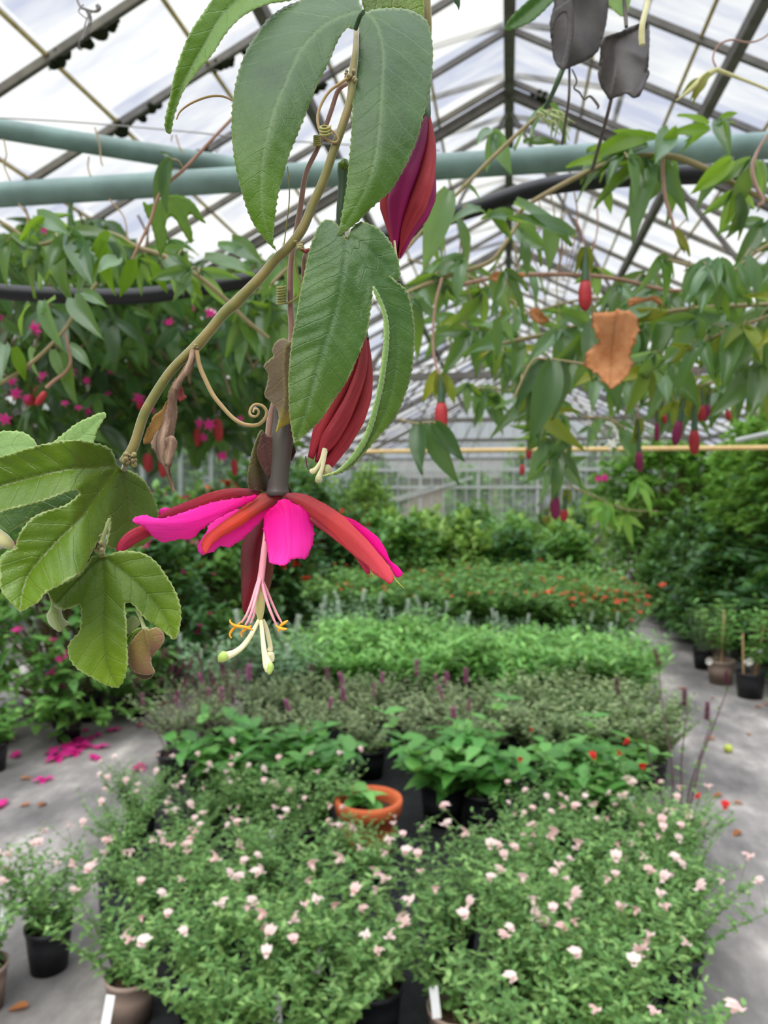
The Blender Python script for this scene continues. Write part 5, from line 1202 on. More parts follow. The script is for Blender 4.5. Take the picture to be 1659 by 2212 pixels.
LEAF = {'oval': [simple_leaf(1, .55, d) for d in (.1, .25, .4)], 'lance': [simple_leaf(1, .3, d) for d in (.1, .3)], 'round': [simple_leaf(1, .72, d) for d in (.1, .25)],
        'needle': [simple_leaf(1, .14, .05, 3)], 'lobed': [tri_leaf(90 + i, 3, W=.42, droop=.2) for i in range(3)], 'small': [simple_leaf(1, .5, d, 3) for d in (.1, .3)]}
UP = np.array([0, 0, 1.0])


def pot_mesh(rt, h, rb, mat, parent, name='pot', lip=.012):
    mb = MB(); t = .0035
    lathe_mb(mb, [(1e-4, .004), (rb, .004), (rb, 0), (rb + (rt - rb) * .6, h * .62), (rt - lip * .35, h - lip * 1.6), (rt, h - lip * 1.5), (rt + .002, h), (rt - t, h), (rt - t - .004, h - .03), (rb - t + (rt - rb) * .55, h * .6)], 28)
    o = mb.build(name, M[mat], parent); mb = MB()
    R = random.Random(int(rt * 1e4)); lathe_mb(mb, [(rt - t - .003, h - .032), (rt * .7, h - .026), (rt * .35, h - .03), (1e-4, h - .022)], 20)
    mb.build('soil', M['soil'], parent)
    return o


def stems_plant(R, ms, ml, z0, r0, n, H, lean, gap, L, kind, leaf_el=.5, side=0.0, r=.002, taper=.5, start=.12, whorl=2):
    """stems with opposite leaves; returns the tips"""
    tips = []
    for k in range(n):
        a = R.uniform(0, 2 * PI); q = r0 * math.sqrt(R.random()); h = H * R.uniform(.72, 1.05)
        out = np.array([math.cos(a), math.sin(a), 0]); base = out * q + UP * z0
        ln = lean * (q / r0) ** .7 * R.uniform(.7, 1.3)
        pts = [base + UP * (h * t) + out * (ln * t ** 1.5) + np.array([R.gauss(0, .008), R.gauss(0, .008), 0]) for t in np.linspace(0, 1, 5)]
        tube_mb(ms, pts, [r, r * .95, r * .85, r * .7, r * .45], 5, 7, caps=False)
        cur = catmull(pts, step=gap); tips.append((cur[-1], cur[-1] - cur[-2]))
        lines = [(cur, 1.0)]
        for i in range(2, len(cur) - 1):
            if R.random() < side:
                b = R.uniform(0, 2 * PI); dv = np.array([math.cos(b) * .8, math.sin(b) * .8, .8]); m = R.randrange(2, 5)
                sub = np.array([cur[i] + dv * gap * j for j in range(m + 1)]); lines.append((sub, .8))
                tube_mb(ms, [sub[0], sub[len(sub) // 2], sub[-1]], r * .5, 4, caps=False)
        for c, sc in lines:
            rot = R.uniform(0, PI)
            for i in range(max(1, int(len(c) * (start if sc == 1 else 0))), len(c)):
                t = i / len(c); l = L * sc * (1 - taper * t) * R.uniform(.75, 1.2); rot += PI / 2
                for w in range(whorl):
                    b = rot + w * 2 * PI / whorl + R.uniform(-.3, .3); el = leaf_el * (.2 + 1.1 * t) + R.uniform(-.25, .25)
                    dv = np.array([math.cos(b) * math.cos(el), math.sin(b) * math.cos(el), math.sin(el)])
                    put(ml, R.choice(LEAF[kind]), c[i], dv, UP + np.array([R.uniform(-.3, .3), R.uniform(-.3, .3), 0]), l)
    return tips


def salvia_flower():
    """two-lipped flower, hooded above and with a broad skirt below"""
    mb = MB()
    lathe_mb(mb, [(.12, 0), (.16, .25), (.2, .5), (.26, .62)], 8)
    put(mb, simple_leaf(.5, .42, .2), (0, -.1, .5), (0, -.5, .6), (0, -1, .3), 1)
    for a in (-.7, 0, .7): put(mb, simple_leaf(.75, .62, .3), (0, .12, .55), (math.sin(a), .8, -.15), (0, .3, 1), 1)
    return mb
def spike_flower(n=7):
    mb = MB(); R = random.Random(4)
    for i in range(n):
        for k_ in range(4):
            a = k_ * 2 * PI / 4 + i; put(mb, simple_leaf(.17 * (1 - .5 * i / n), .6, .2, 3), (0, 0, .22 * i), (math.cos(a), math.sin(a), .35), UP, 1)
    tube_mb(mb, [(0, 0, -.15), (0, 0, .22 * n)], .014, 5)
    return mb
def star_flower(n=5, W=.6):
    mb = MB()
    for k_ in range(n):
        a = k_ * 2 * PI / n; put(mb, simple_leaf(.55, W, .12, 3), (0, 0, 0), (math.cos(a), math.sin(a), .45), UP, 1)
    lathe_mb(mb, [(.08, -.25), (.07, -.1), (.1, .05), (1e-4, .1)], 6)
    return mb
def bell_flower():
    mb = MB(); lathe_mb(mb, [(.08, 0), (.28, .12), (.36, .4), (.4, .62), (.56, .78)], 15, ridge=lambda g: 1 + .07 * np.cos(5 * g)); return mb


FM = {}
def flower_mesh(kind, mat):
    key = (kind, mat)
    if key not in FM:
        mb = {'salvia': salvia_flower, 'spike': spike_flower, 'star': star_flower, 'bell': bell_flower}[kind]()
        o = mb.build('flower', M[mat]); FM[key] = o.data; bpy.data.objects.remove(o)
    return FM[key]


def add_flower(root, kind, mat, pos, size, tilt, rz, name='flower'):
    o = bpy.data.objects.new(name, flower_mesh(kind, mat)); COL.objects.link(o); o.parent = root
    o.location = [float(c) for c in pos]; o.rotation_euler = (tilt, 0, rz); o.scale = (size, size, size)
    return o


def make_potted(name, seed, pot=('black_pot', .085, .165, .065), stems=14, H=.32, lean=.1, gap=.028, L=.03, kind='oval', leaf='salvia_leaf', stem='green_stem', side=.25,
                fl=None, nfl=0, fsize=.02, leaf_el=.5, start=.12, taper=.45, rstem=.0018, r0=None, whorl=2, fname='flower', raise_=.05):
    R = random.Random(seed); root = bpy.data.objects.new(name, None); COL.objects.link(root); root.empty_display_size = .05
    z0 = .0; rr = r0 or .05
    if pot:
        pot_mesh(pot[1], pot[2], pot[3], pot[0], root); z0 = pot[2] - .028; rr = r0 or pot[1] * .7
    ms, ml = MB(), MB()
    tips = stems_plant(R, ms, ml, z0, rr, stems, H, lean, gap, L, kind, leaf_el, side, rstem, taper, start, whorl)
    for i in range(nfl):
        p, dv = tips[i % len(tips)]; e = p + UP * R.uniform(.2, 1.3) * raise_ * (1 if i < len(tips) else .4) + np.array([R.uniform(-.03, .03), R.uniform(-.03, .03), 0]) * (raise_ / .05)
        tube_mb(ms, [p, (p + e) / 2 + np.array([.004, 0, 0]), e], rstem * .5, 4, 5, caps=False)
        k_, m_ = fl
        add_flower(root, k_, m_, e, fsize * R.uniform(.8, 1.25), R.uniform(.5, 1.6) if k_ in ('salvia', 'bell') else R.uniform(-.3, .5), R.uniform(0, 2 * PI), fname)
    ms.build('stems', M[stem], root); ml.build('foliage', M[leaf], root)
    index_kids(root); return root


def make_bush(name, seed, rx, ry, H, shoots, per, L, kind, leaf, wood='brown_stem', fl=None, nfl=0, fsize=.03, zmin=.06, shell=.55, fname='flower', droop=.0, pot=None):
    """a free standing shrub: shoots spread over a rounded crown, each with its own leaves"""
    R = random.Random(seed); root = bpy.data.objects.new(name, None); COL.objects.link(root); root.empty_display_size = .1
    ms, ml = MB(), MB(); spots = []
    if pot: pot_mesh(pot[1], pot[2], pot[3], pot[0], root)
    for k_ in range(shoots):
        a = R.uniform(0, 2 * PI); v = R.random() ** 1.25; q = shell + (1 - shell) * R.random() ** .5
        ph = v * PI * .5
        c = np.array([rx * math.cos(a) * math.cos(ph) ** .7 * q, ry * math.sin(a) * math.cos(ph) ** .7 * q, zmin + (H - zmin) * (.04 + .96 * math.sin(ph)) * (.55 + .45 * q) * R.uniform(.85, 1.08)])
        out = np.array([c[0] / rx, c[1] / ry, .25 + 1.0 * (c[2] / H)]); out /= np.linalg.norm(out)
        out = out * (1 - droop) - UP * droop
        spots.append((c, out))
        for j in range(per):
            t = j / per; b = c + out * L * 1.6 * t + np.array([R.gauss(0, .25 * L), R.gauss(0, .25 * L), R.gauss(0, .25 * L)])
            dv = out * .6 + np.array([R.gauss(0, .6), R.gauss(0, .6), R.gauss(0, .35)])
            put(ml, R.choice(LEAF[kind]), b, dv, UP * .9 + out * .4, L * R.uniform(.7, 1.25))
        if k_ % 5 == 0:
            tube_mb(ms, [(c[0] * .08, c[1] * .08, 0), (c[0] * .4, c[1] * .4, c[2] * .55), tuple(c)], [.012, .008, .003], 5, 7, caps=False)
    for i in range(nfl):
        c, out = R.choice(spots); e = c + out * L * R.uniform(1.2, 2.2)
        add_flower(root, fl[0], fl[1], e, fsize * R.uniform(.75, 1.3), R.uniform(0, 1.0), R.uniform(0, 2 * PI), fname)
    if ms.n: ms.build('stems', M[wood], root)
    ml.build('foliage', M[leaf], root)
    index_kids(root); return root


ORD = ['first', 'second', 'third', 'fourth', 'fifth', 'sixth', 'seventh', 'eighth', 'ninth', 'tenth', 'eleventh', 'twelfth', 'thirteenth']
def nth(i, n):
    if n == 1: return 'only one'
    if i == 0: return 'leftmost'
    if i == n - 1: return 'rightmost'
    if n == 3: return 'middle one'
    return ORD[i] + ' from left'


def row(protos, xs, Y, what, where, cat='potted plant', group=None, sc=(.92, 1.1), jit=.05, seed=0, dy=None):
    R = random.Random(seed + 900)
    for i, x in enumerate(xs):
        p = protos[(i * 7 + seed) % len(protos)]
        y = Y + (dy[i] if dy else 0)
        dup(p, (x + R.uniform(-jit, jit), y + R.uniform(-jit, jit), 0), R.uniform(0, 2 * PI), R.uniform(*sc), '%s, %s %s' % (what, nth(i, len(xs)), where), cat, group)


# ---- prototypes
SALV = [make_potted('potted_salvia', 1 + i, ('black_pot', .085, .165, .066), 24, .29, .21, .029, .038, 'oval', side=.36, start=.04, fl=('salvia', 'pale_pink'), nfl=8, fsize=.031, raise_=.09) for i in range(3)]
SALT = [make_potted('potted_salvia', 11 + i, ('tan_pot', .085, .165, .066), 20, .28, .2, .029, .037, 'oval', side=.33, start=.04, fl=('salvia', 'pale_pink'), nfl=8, fsize=.031, raise_=.09) for i in range(2)]
BROAD = [make_potted('broad_leaved_plant', 21 + i, ('black_pot', .1, .18, .08), 12, .22, .18, .055, .125, 'oval', 'broad_leaf', side=.1, leaf_el=.35, taper=.15, rstem=.004, start=.3) for i in range(2)]
PURP = [make_potted('purple_salvia', 31 + i, ('black_pot', .09, .17, .07), 30, .27, .24, .028, .042, 'oval', 'olive_leaf', 'purple_stem', side=.35, fl=('spike', 'plum'), nfl=2, fsize=.05, fname='flower_spike', raise_=.05) for i in range(3)]
OLIV = [make_potted('variegated_plant', 41 + i, ('black_pot', .09, .17, .07), 34, .30, .24, .026, .044, 'round', 'olive_leaf', side=.4) for i in range(2)]
MINT = [make_potted('green_herb', 51 + i, ('black_pot', .1, .18, .08), 26, .36, .24, .045, .115, 'lance', 'mint_leaf', side=.3, leaf_el=.6, taper=.3) for i in range(3)]
GREY = [make_potted('grey_salvia', 61 + i, ('black_pot', .09, .17, .07), 24, .42, .2, .04, .085, 'lance', 'grey_leaf', side=.2, fl=('spike', 'pale_spike'), nfl=3, fsize=.06, fname='flower_spike', raise_=.05) for i in range(2)]
REDF = [make_potted('red_flowered_plant', 71 + i, ('black_pot', .11, .2, .09), 30, .5, .3, .06, .115, 'oval', 'mid_leaf', side=.3, fl=('star', 'orange_red'), nfl=9, fsize=.04, raise_=.06, rstem=.003) for i in range(3)]
TALL = [make_bush('leafy_shrub', 81 + i, .45, .45, 1.05, 210, 6, .13, 'oval', lf) for i, lf in enumerate(('mid_leaf', 'lime_leaf', 'deep_leaf'))]

mb = MB(); V = [(-1.02, 2.0), (.42, 2.0), (.54, 2.6), (.7, 4.0), (.85, 6.0), (.98, 9.0), (1.15, 16.0), (-2.1, 16.0), (-2.1, 8.0), (-1.72, 6.0), (-1.9, 4.2), (-1.72, 3.0), (-1.45, 2.55)]
n_ = len(V); mb.add([(x, y, .006) for x, y in V] + [(x, y, 0) for x, y in V], [tuple(range(n_))]); mb.add([(x, y, .006) for x, y in V] + [(x, y, 0) for x, y in V], [(i, i + n_, (i + 1) % n_ + n_, (i + 1) % n_) for i in range(n_)])
tag(mb.build('shaded_ground_mat', M['mat'], smooth=False), 'black woven ground mat with shade painted in, under the potted plants of the centre bed', 'mat')  # dark sheet: matting that also paints in the shade between the pots
# ---- central bed, front to back
GS = 'pale pink salvias at the front of the centre bed'
dup(SALT[0], (-1.12, 2.14, 0), .3, .9, 'pale pink salvia in tan pot with white tag, bottom left', 'potted plant', GS)
row(SALV, [-.74, -.5, .12, .32], 1.93, 'pale pink salvia cut off by the bottom edge', 'of those', group=GS, seed=50, jit=.02, sc=(.95, 1.05))
row([SALV[2], SALV[1], SALV[0]], [-.9, -.62, -.37, .12, .32], 2.18, 'pale pink salvia', 'in the frontmost row of pots', group=GS, seed=1, jit=.03)
dup(SALT[1], (-.135, 2.13, 0), .6, .98, 'pale pink salvia in tan pot with white tag, bottom centre', 'potted plant', GS)
row(SALV, [-1.28, -1.0, -.74, -.2, .08, .32, .5], 2.52, 'pale pink salvia in black pot', 'in the second pot row', group=GS, seed=2, sc=(.8, 1.12))
row(SALV, [-1.5, -1.2, -.9, -.05, .2, .42, .6], 2.88, 'pale pink salvia in black pot', 'in the third row of pots', group=GS, seed=3, sc=(.7, 1.05))
row(SALV, [-1.68, -1.38, -1.1, -.86, .1, .34, .56, .7], 3.24, 'pale pink salvia in black pot', 'in row beside terracotta pot', group=GS, seed=4, sc=(.66, 1.0))
dup(SALV[2], (-1.52, 2.34, 0), 1.0, .9, 'lone pale pink salvia in black pot standing on the path at lower left', 'potted plant', GS)
dup(SALT[1], (-1.6, 2.12, 0), 2.2, .85, 'pale pink salvia in a tan pot cut off by the lower left corner', 'potted plant', GS)
dup(SALV[1], (-.54, 2.93, 0), 1.0, .7, 'low pale pink salvia right in front of the terracotta pot', 'potted plant', GS)
# terracotta pot with a young broad leaf
tp = thing('terracotta_pot', (-.585, 3.22, 0), 'big orange terracotta pot with a few broad leaves, middle of the bed', 'plant pot')
mb = MB(); lathe_mb(mb, [(1e-4, .005), (.095, .005), (.095, 0), (.118, .15), (.128, .225), (.142, .228), (.147, .275), (.145, .29), (.128, .29), (.122, .255), (.11, .2)], 36)
o = mb.build('pot', M['terracotta']); o.parent = tp
mb = MB(); lathe_mb(mb, [(.12, .235), (.06, .24), (1e-4, .238)], 24); o = mb.build('soil', M['soil']); o.parent = tp
ms, ml = MB(), MB(); stems_plant(random.Random(7), ms, ml, .235, .05, 3, .07, .05, .035, .11, 'oval', .3, 0, .003, .1, .2)
o = ms.build('stems', M['green_stem']); o.parent = tp; o = ml.build('foliage', M['broad_leaf']); o.parent = tp
row(BROAD, [-1.45, -1.22, -.98, -.34, -.1, .26, .48], 3.68, 'broad-leaved green plant in black pot', 'just behind the terracotta pot', group='broad-leaved plants behind the terracotta pot', seed=5, sc=(.95, 1.15))
row(PURP, [-1.85, -1.5, -1.15, -.8, -.45, -.1], 4.2, 'plum flowered salvia with olive leaves', 'in the nearer plum row', group='plum salvias', seed=6)
row(OLIV, [.18, .42, .62, .78], 4.25, 'pale variegated plant', 'right of the nearer plum salvias', group='variegated plants', seed=7)
row(PURP, [-1.9, -1.58, -1.25, -.92, -.6, -.25], 4.65, 'plum flowered salvia with olive leaves', 'in the farther plum row', group='plum salvias', seed=8)
row(OLIV, [.05, .33, .58, .8], 4.7, 'pale variegated plant', 'right of the farther plum salvias', group='variegated plants', seed=9)
for j, Y in enumerate((5.25, 5.65, 6.05)):
    n = ('front', 'middle', 'rear')[j]
    row(MINT, [-1.46, -1.17, -.88, -.6, -.31, -.02, .27, .54, .8], Y, 'bright green bushy herb in black pot', 'in the %s herb row' % n, group='bright green herbs in the middle of the bed', seed=10 + j, sc=(.9, 1.1))
REDX = make_potted('red_flowered_plant', 79, ('black_pot', .11, .2, .09), 24, .42, .34, .06, .08, 'oval', 'mid_leaf', side=.3, fl=('star', 'orange_red'), nfl=26, fsize=.05, raise_=.1, rstem=.003)
row([REDX], [.72, .98, 1.02], 7.0, 'plant covered in orange-red flowers', 'at the right path', group='orange-red flowered plants at the right path', seed=45, dy=[0, .1, .55])
row(GREY, [-1.5, -1.2, -.85, -.5], 6.6, 'grey-green salvia with pale spikes', 'in the row behind the bright herbs', group='grey salvias', seed=14)
row(GREY, [.0, .4, .8], 6.7, 'grey-green pale spiked plant', 'behind the bright herbs at right', group='grey salvias', seed=15, sc=(.75, .85))
for j, Y in enumerate((7.5, 8.2, 9.0)):
    n = ('front', 'middle', 'rear')[j]
    row(REDF, [-1.7, -1.3, -.9, -.5, -.1, .25, .6, .92], Y, 'tall green plant with orange-red flowers', 'in the %s red-flowered row' % n, group='red-flowered plants in the bed', seed=16 + j)
for j, Y in enumerate((10.2, 11.4, 12.8)):
    n = ('front', 'middle', 'rear')[j]
    row(TALL, [-2.0, -1.3, -.6, .1, .8], Y, 'leafy green shrub', 'in the %s row of the far bed' % n, 'shrub', 'far shrubs of the centre bed', seed=20 + j, sc=(.85, 1.15))
row(TALL, [-2.4, -1.5, -.7, .2, 1.0], 15.2, 'leafy green shrub', 'in the last row before the end wall', 'shrub', 'far shrubs of the centre bed', seed=24, sc=(.95, 1.2))

row(GREY, [-1.95, -1.72, -1.5], 4.95, 'tall grey-green wispy plant', 'beside the left path', group='tall wispy plants by the left path', seed=44, sc=(1.05, 1.2))
# wispy plum flowers rising from the left path, tall dark red salvia at the right path
WISP = make_potted('wispy_plum_plant', 91, ('black_pot', .085, .165, .066), 16, .42, .22, .06, .02, 'small', 'olive_leaf', 'purple_stem', side=.1, fl=('spike', 'plum_dark'), nfl=16, fsize=.026, fname='flower_spike', raise_=.10)
row([WISP], [-1.86, -1.66, -1.8], 4.0, 'wispy plant with dark plum flower sprays', 'beside the left path', group='wispy plum plants', seed=25, dy=[0, -.1, .55])
DRK = make_potted('dark_red_salvia', 92, ('black_pot', .085, .165, .066), 5, .62, .22, .09, .045, 'oval', 'salvia_leaf', 'purple_stem', side=0, fl=('spike', 'plum_dark'), nfl=5, fsize=.045, fname='flower_spike', raise_=.03, rstem=.0045)
dup(DRK, (.74, 3.5, 0), .4, 1.0, 'tall thin salvia with dark red spikes leaning over the right path', 'potted plant')
SC = make_potted('scarlet_salvia', 93, ('black_pot', .085, .165, .066), 10, .36, .22, .04, .03, 'oval', side=.2, fl=('salvia', 'scarlet'), nfl=4, fsize=.028, raise_=.12)
dup(SC, (.66, 3.03, 0), 2.9, 1.0, 'small salvia with two scarlet flowers at the right edge of the bed', 'potted plant')
dup(SC, (.2, 3.42, 0), .2, .95, 'scarlet flowered salvia among the pale pink ones, right of centre', 'potted plant')

# white tags stuck in the pots
for i, (x, y, z, lab) in enumerate([(233, 2185, .2, 'white plastic tag in the tan pot at bottom left'), (598, 2180, .2, 'white plastic tag at the bottom, left of centre'), (688, 2070, .26, 'white plastic tag leaning among the salvias left of the black pot'),
                                    (940, 2165, .2, 'white plastic tag in the tan pot at bottom centre'), (585, 1815, .2, 'small white tag behind the left salvias'), (1368, 1742, .25, 'white tag beside the right path'), (5, 1990, .24, 'white tag at the left picture edge'), (1445, 1790, .2, 'small white tag at the right rim of the bed')]):
    c = G(x, y, z); mb = MB(); box_mb(mb, (0, 0, 0), .024, .0012, .08); o = mb.build('plant_tag', M['tag'], smooth=False)
    o.location = [float(q) for q in c]; o.rotation_euler = (-.25, .12 * (-1) ** i, YAW); tag(o, lab, 'plant label', 'white tags in the pots')

# ---- left bed
def place(p, x, y, rz, sc, label, cat='shrub', group=None): return dup(p, (x, y, 0), rz, sc, label, cat, group)
LB = make_bush('flowering_shrub', 101, .62, .7, 1.45, 460, 7, .1, 'oval', 'mid_leaf', fl=('star', 'magenta'), nfl=80, fsize=.07)
LB2 = make_bush('flowering_shrub', 102, .55, .6, 1.35, 440, 7, .095, 'oval', 'deep_leaf', fl=('star', 'magenta'), nfl=40, fsize=.07)
LR = make_bush('flowering_shrub', 103, .6, .65, 1.5, 400, 7, .1, 'oval', 'dark_leaf', fl=('star', 'scarlet'), nfl=70, fsize=.11)
LG = make_bush('leafy_shrub', 104, .6, .6, 1.5, 420, 7, .09, 'oval', 'deep_leaf')
place(LB, -3.1, 4.95, 0, 1.0, 'dark shrub with magenta flowers at left edge of the photo')
place(LB2, -2.95, 5.85, 1, .95, 'dark shrub with magenta flowers just left of the left path')
place(LB, -3.05, 6.7, 2, 1.0, 'dark shrub with magenta flowers at the back near left wall')
place(LR, -3.0, 7.5, 0, 1.0, 'dark shrub with many scarlet flowers behind the pink flower')
place(LR, -2.85, 8.4, 2, .95, 'second scarlet-flowered shrub further along the left path')
place(LG, -2.9, 8.9, .5, 1.2, 'tall dark green shrub by the left wall')
place(LG, -2.9, 10.3, 1.5, 1.2, 'tall green shrub by left wall behind the scarlet-flowered ones')
CON = make_bush('golden_conifer', 105, .42, .42, .95, 700, 7, .05, 'needle', 'conifer_leaf')
place(CON, -2.72, 9.3, 0, 1.0, 'rounded golden green conifer beside the left path', 'conifer')
YEL = make_bush('yellowish_shrub', 106, .55, .55, 1.9, 360, 6, .09, 'oval', 'lime_leaf')
place(YEL, -2.4, 13.2, 0, 1.0, 'tall yellow-green shrub under the right sepal of the flower')
place(YEL, -3.2, 12.2, 2, 1.05, 'tall yellow-green shrub near left wall')
place(LG, -2.9, 11.4, 3, 1.05, 'dark green shrub before the yellow-green ones')
place(LR, -2.35, 11.0, 4, .8, 'low shrub with red flowers at the far left of the centre bed')
place(LG, -2.9, 15.2, 4, 1.2, 'tall green shrub near left wall close to the end wall')
BELL = make_potted('bellflower', 111, ('black_pot', .09, .17, .07), 18, .34, .18, .03, .04, 'round', 'olive_leaf', side=.3, fl=('bell', 'violet'), nfl=3, fsize=.062, raise_=.03)
row([BELL], [-3.05, -2.78], 4.55, 'violet bellflower in a black pot', 'beside the left path', group='bellflowers', seed=30, dy=[.25, 0])
WH = make_potted('white_speckled_plant', 112, ('black_pot', .09, .17, .07), 18, .28, .16, .03, .034, 'oval', 'olive_leaf', side=.3, fl=('star', 'white'), nfl=8, fsize=.022)
row([WH], [-2.95, -2.62, -2.7], 5.1, 'small-leaved plant with tiny white flowers', 'at the foot of the magenta shrubs', group='small plants at the left path', seed=31, dy=[-.1, 0, .5])
BR = make_potted('rounded_leaf_plant', 113, ('black_pot', .09, .17, .07), 10, .2, .14, .04, .075, 'round', 'mint_leaf', side=.1)
dup(BR, (-2.93, 3.98, 0), 0, 1.0, 'pale green round-leaved plant at the left picture edge by the path', 'potted plant')

# ---- right bed
RG = make_bush('leafy_shrub', 121, .6, .7, .95, 520, 7, .075, 'oval', 'dark_leaf')
RM = make_bush('leafy_shrub', 122, .5, .6, 1.0, 420, 7, .07, 'oval', 'mid_leaf')
BIG = make_bush('maple_leaved_shrub', 123, .75, .8, 1.55, 240, 5, .19, 'lobed', 'deep_leaf')
place(RG, 2.35, 8.4, 0, 1.0, 'low dark green shrub bulging over the right path'); place(RG, 2.45, 9.6, 1, 1.05, 'dark green shrub second along the right path')
place(RM, 2.3, 10.9, 2, 1.0, 'mid-green shrub third along the right path'); place(RM, 2.1, 12.4, 3, 1.1, 'mid-green shrub near the end of the right path')
place(RG, 2.8, 8.9, 4, 1.3, 'taller dark shrub behind the low right-hand shrubs'); place(RG, 2.75, 10.6, 5, 1.4, 'tall dark shrub against the right wall')
place(BIG, 2.85, 7.2, 0, 1.0, 'large shrub with maple-like leaves at right edge'); place(BIG, 2.8, 8.5, 2, 1.0, 'second maple-leaved shrub close to right wall')
place(YEL, 2.9, 12.6, 1, .95, 'tall yellow-green shrub at the right behind the buds'); place(YEL, 1.75, 15.4, 2, .8, 'yellow-green shrub closing the end of the right path'); place(TALL[1], 2.4, 14.2, 3, 1.3, 'lime green shrub at far right of the end wall')
place(LG, 3.0, 13.4, 1, 1.25, 'tall green shrub in the far right corner')
CLM = make_bush('climbing_plant', 124, .35, 1.3, 2.35, 620, 6, .09, 'lobed', 'bright_leaf', shell=.3, zmin=1.2, droop=.25)
place(CLM, 2.75, 9.3, 0, 1.0, 'bright green climber hanging over the right-hand shrubs', 'climber'); place(CLM, 2.5, 12.4, 1.6, 1.0, 'bright green climber far back above the right path', 'climber'); place(CLM, 2.5, 7.4, 3.1, 1.0, 'bright green climber above the potted plants at right', 'climber')
GRY = make_potted('blue_grey_plant', 125, ('black_pot', .09, .17, .07), 20, .38, .14, .03, .04, 'needle', 'grey_leaf', side=.3)
dup(GRY, G(1520, 1444), 0, 1.1, 'small blue-grey plant in a black pot, left of the tan pot', 'potted plant')
def standard(seed, potspec, H, lab, x, y, stakes, tags):
    r = bpy.data.objects.new('staked_plant', None); COL.objects.link(r); r.location = (x, y, 0); tag(r, lab, 'potted plant')
    pm = MB(); R = random.Random(seed); rt, h, rb = potspec[1:]
    mm = bpy.data.objects.new('tmp', None)
    o = pot_mesh(rt, h, rb, potspec[0], None); o.parent = r
    bpy.data.objects[-1] if False else None
    for q in list(COL.objects):
        if q.name.startswith('soil') and q.parent is None: q.parent = r
    bpy.data.objects.remove(mm)
    ms, ml = MB(), MB(); stems_plant(R, ms, ml, h - .03, .05, 9, H, .22, .05, .075, 'oval', .4, .3, .003, .2, .35)
    o = ms.build('stems', M['brown_stem']); o.parent = r; o = ml.build('foliage', M['mint_leaf']); o.parent = r
    for sx, ln, tl in stakes:
        o = tube('stake', [(sx, 0, h - .05), (sx + tl, -.01, h + ln)], .007, M['stake'], None, 8); o.parent = r
    for q in tags:
        o = add_flower(r, 'bell', 'white', (q[0], -.06, h + q[1]), .05, 1.5, q[2])
standard(1, ('tan_pot', .11, .2, .088), .52, 'staked bushy plant in a tan pot by the right path', float(G(1557, 1476)[0]), float(G(1557, 1476)[1]), [(.0, .42, .02)], [(-.12, .0, 0)])
standard(2, ('black_pot', .11, .2, .09), .5, 'staked plant with white flowers in black pot nearest at right edge', float(G(1620, 1506)[0]), float(G(1620, 1506)[1]), [(-.05, .3, -.01), (.03, .4, .07)], [(-.06, .09, .5), (-.03, .1, 0), (.03, .16, 2)])
MAPL = make_potted('spreading_leafy_plant', 126, ('black_pot', .1, .18, .08), 12, .5, .24, .06, .09, 'oval', 'deep_leaf', side=.3)
dup(MAPL, (2.35, 6.9, 0), 0, 1.1, 'spreading green plant behind the staked black pot', 'potted plant'); dup(MAPL, (2.3, 6.1, 0), 2, 1.0, 'green plant cut off by the right picture edge', 'potted plant')
tube('stump', [(2.3, 7.6, .0), (2.05, 7.5, .12)], .05, M['brown_stem']) if False else None

# ---- things lying about on the path
mb = MB(); lathe_mb(mb, [(1e-4, 0), (.018, .004), (.027, .02), (.026, .034), (.014, .046), (1e-4, .047)], 14, ); o = mb.build('fallen_fruit', M['lime']); c = G(1573, 1625); o.location = (float(c[0]), float(c[1]), 0); tag(o, 'round yellow-green fruit lying on the right path', 'fruit')
mb = MB(); put(mb, simple_leaf(.05, .035, .012), (0, 0, .006), (0, 1, .1), UP, 1); put(mb, simple_leaf(.05, .035, .012), (0, .01, .008), (.8, .5, .2), UP, 1); put(mb, simple_leaf(.04, .03, .01), (0, 0, .006), (-.9, .3, .25), UP, 1)
pm = mb.build('fallen_blossom', M['magenta']); PMESH = pm.data; bpy.data.objects.remove(pm)
R = random.Random(5)
def fallen(mesh, name, pts, lab, cat, group, sc=(.8, 1.2)):
    for x, y in pts:
        o = bpy.data.objects.new(name, mesh); COL.objects.link(o); c = G(x, y); o.location = (float(c[0]), float(c[1]), 0.0); o.rotation_euler = (0, 0, R.uniform(0, 6.28)); s_ = R.uniform(*sc); o.scale = (s_, s_, s_ * 1.3)
        tag(o, lab, cat, group)
fallen(PMESH, 'fallen_blossom', [(122, 1640), (135, 1622), (140, 1612), (143, 1632), (165, 1618), (170, 1608), (190, 1615), (185, 1600), (212, 1620), (125, 1630), (150, 1625), (196, 1640), (160, 1630)], 'magenta blossom fallen in the heap beside the black pot at left', 'fallen flower', 'fallen magenta blossoms', (1.3, 1.9))
fallen(PMESH, 'fallen_blossom', [(240, 1583), (308, 1570), (350, 1525), (42, 1635), (98, 1685), (8, 1745), (295, 1660), (15, 1600), (218, 1590), (185, 1582)], 'single magenta blossom scattered on the left path', 'fallen flower', 'scattered magenta blossoms', (1.0, 1.5))
mb = MB(); put(mb, simple_leaf(.06, .035, .02), (0, 0, .008), (0, 1, .15), UP, 1)
pm = mb.build('dry_leaf', M['brown_leaf']); DM = pm.data; bpy.data.objects.remove(pm)
fallen(DM, 'dry_leaf', [(60, 2180), (85, 1745), (65, 1740), (45, 1685)], 'brown dry leaf lying on the left path', 'dead leaf', 'dry leaves on the left path')
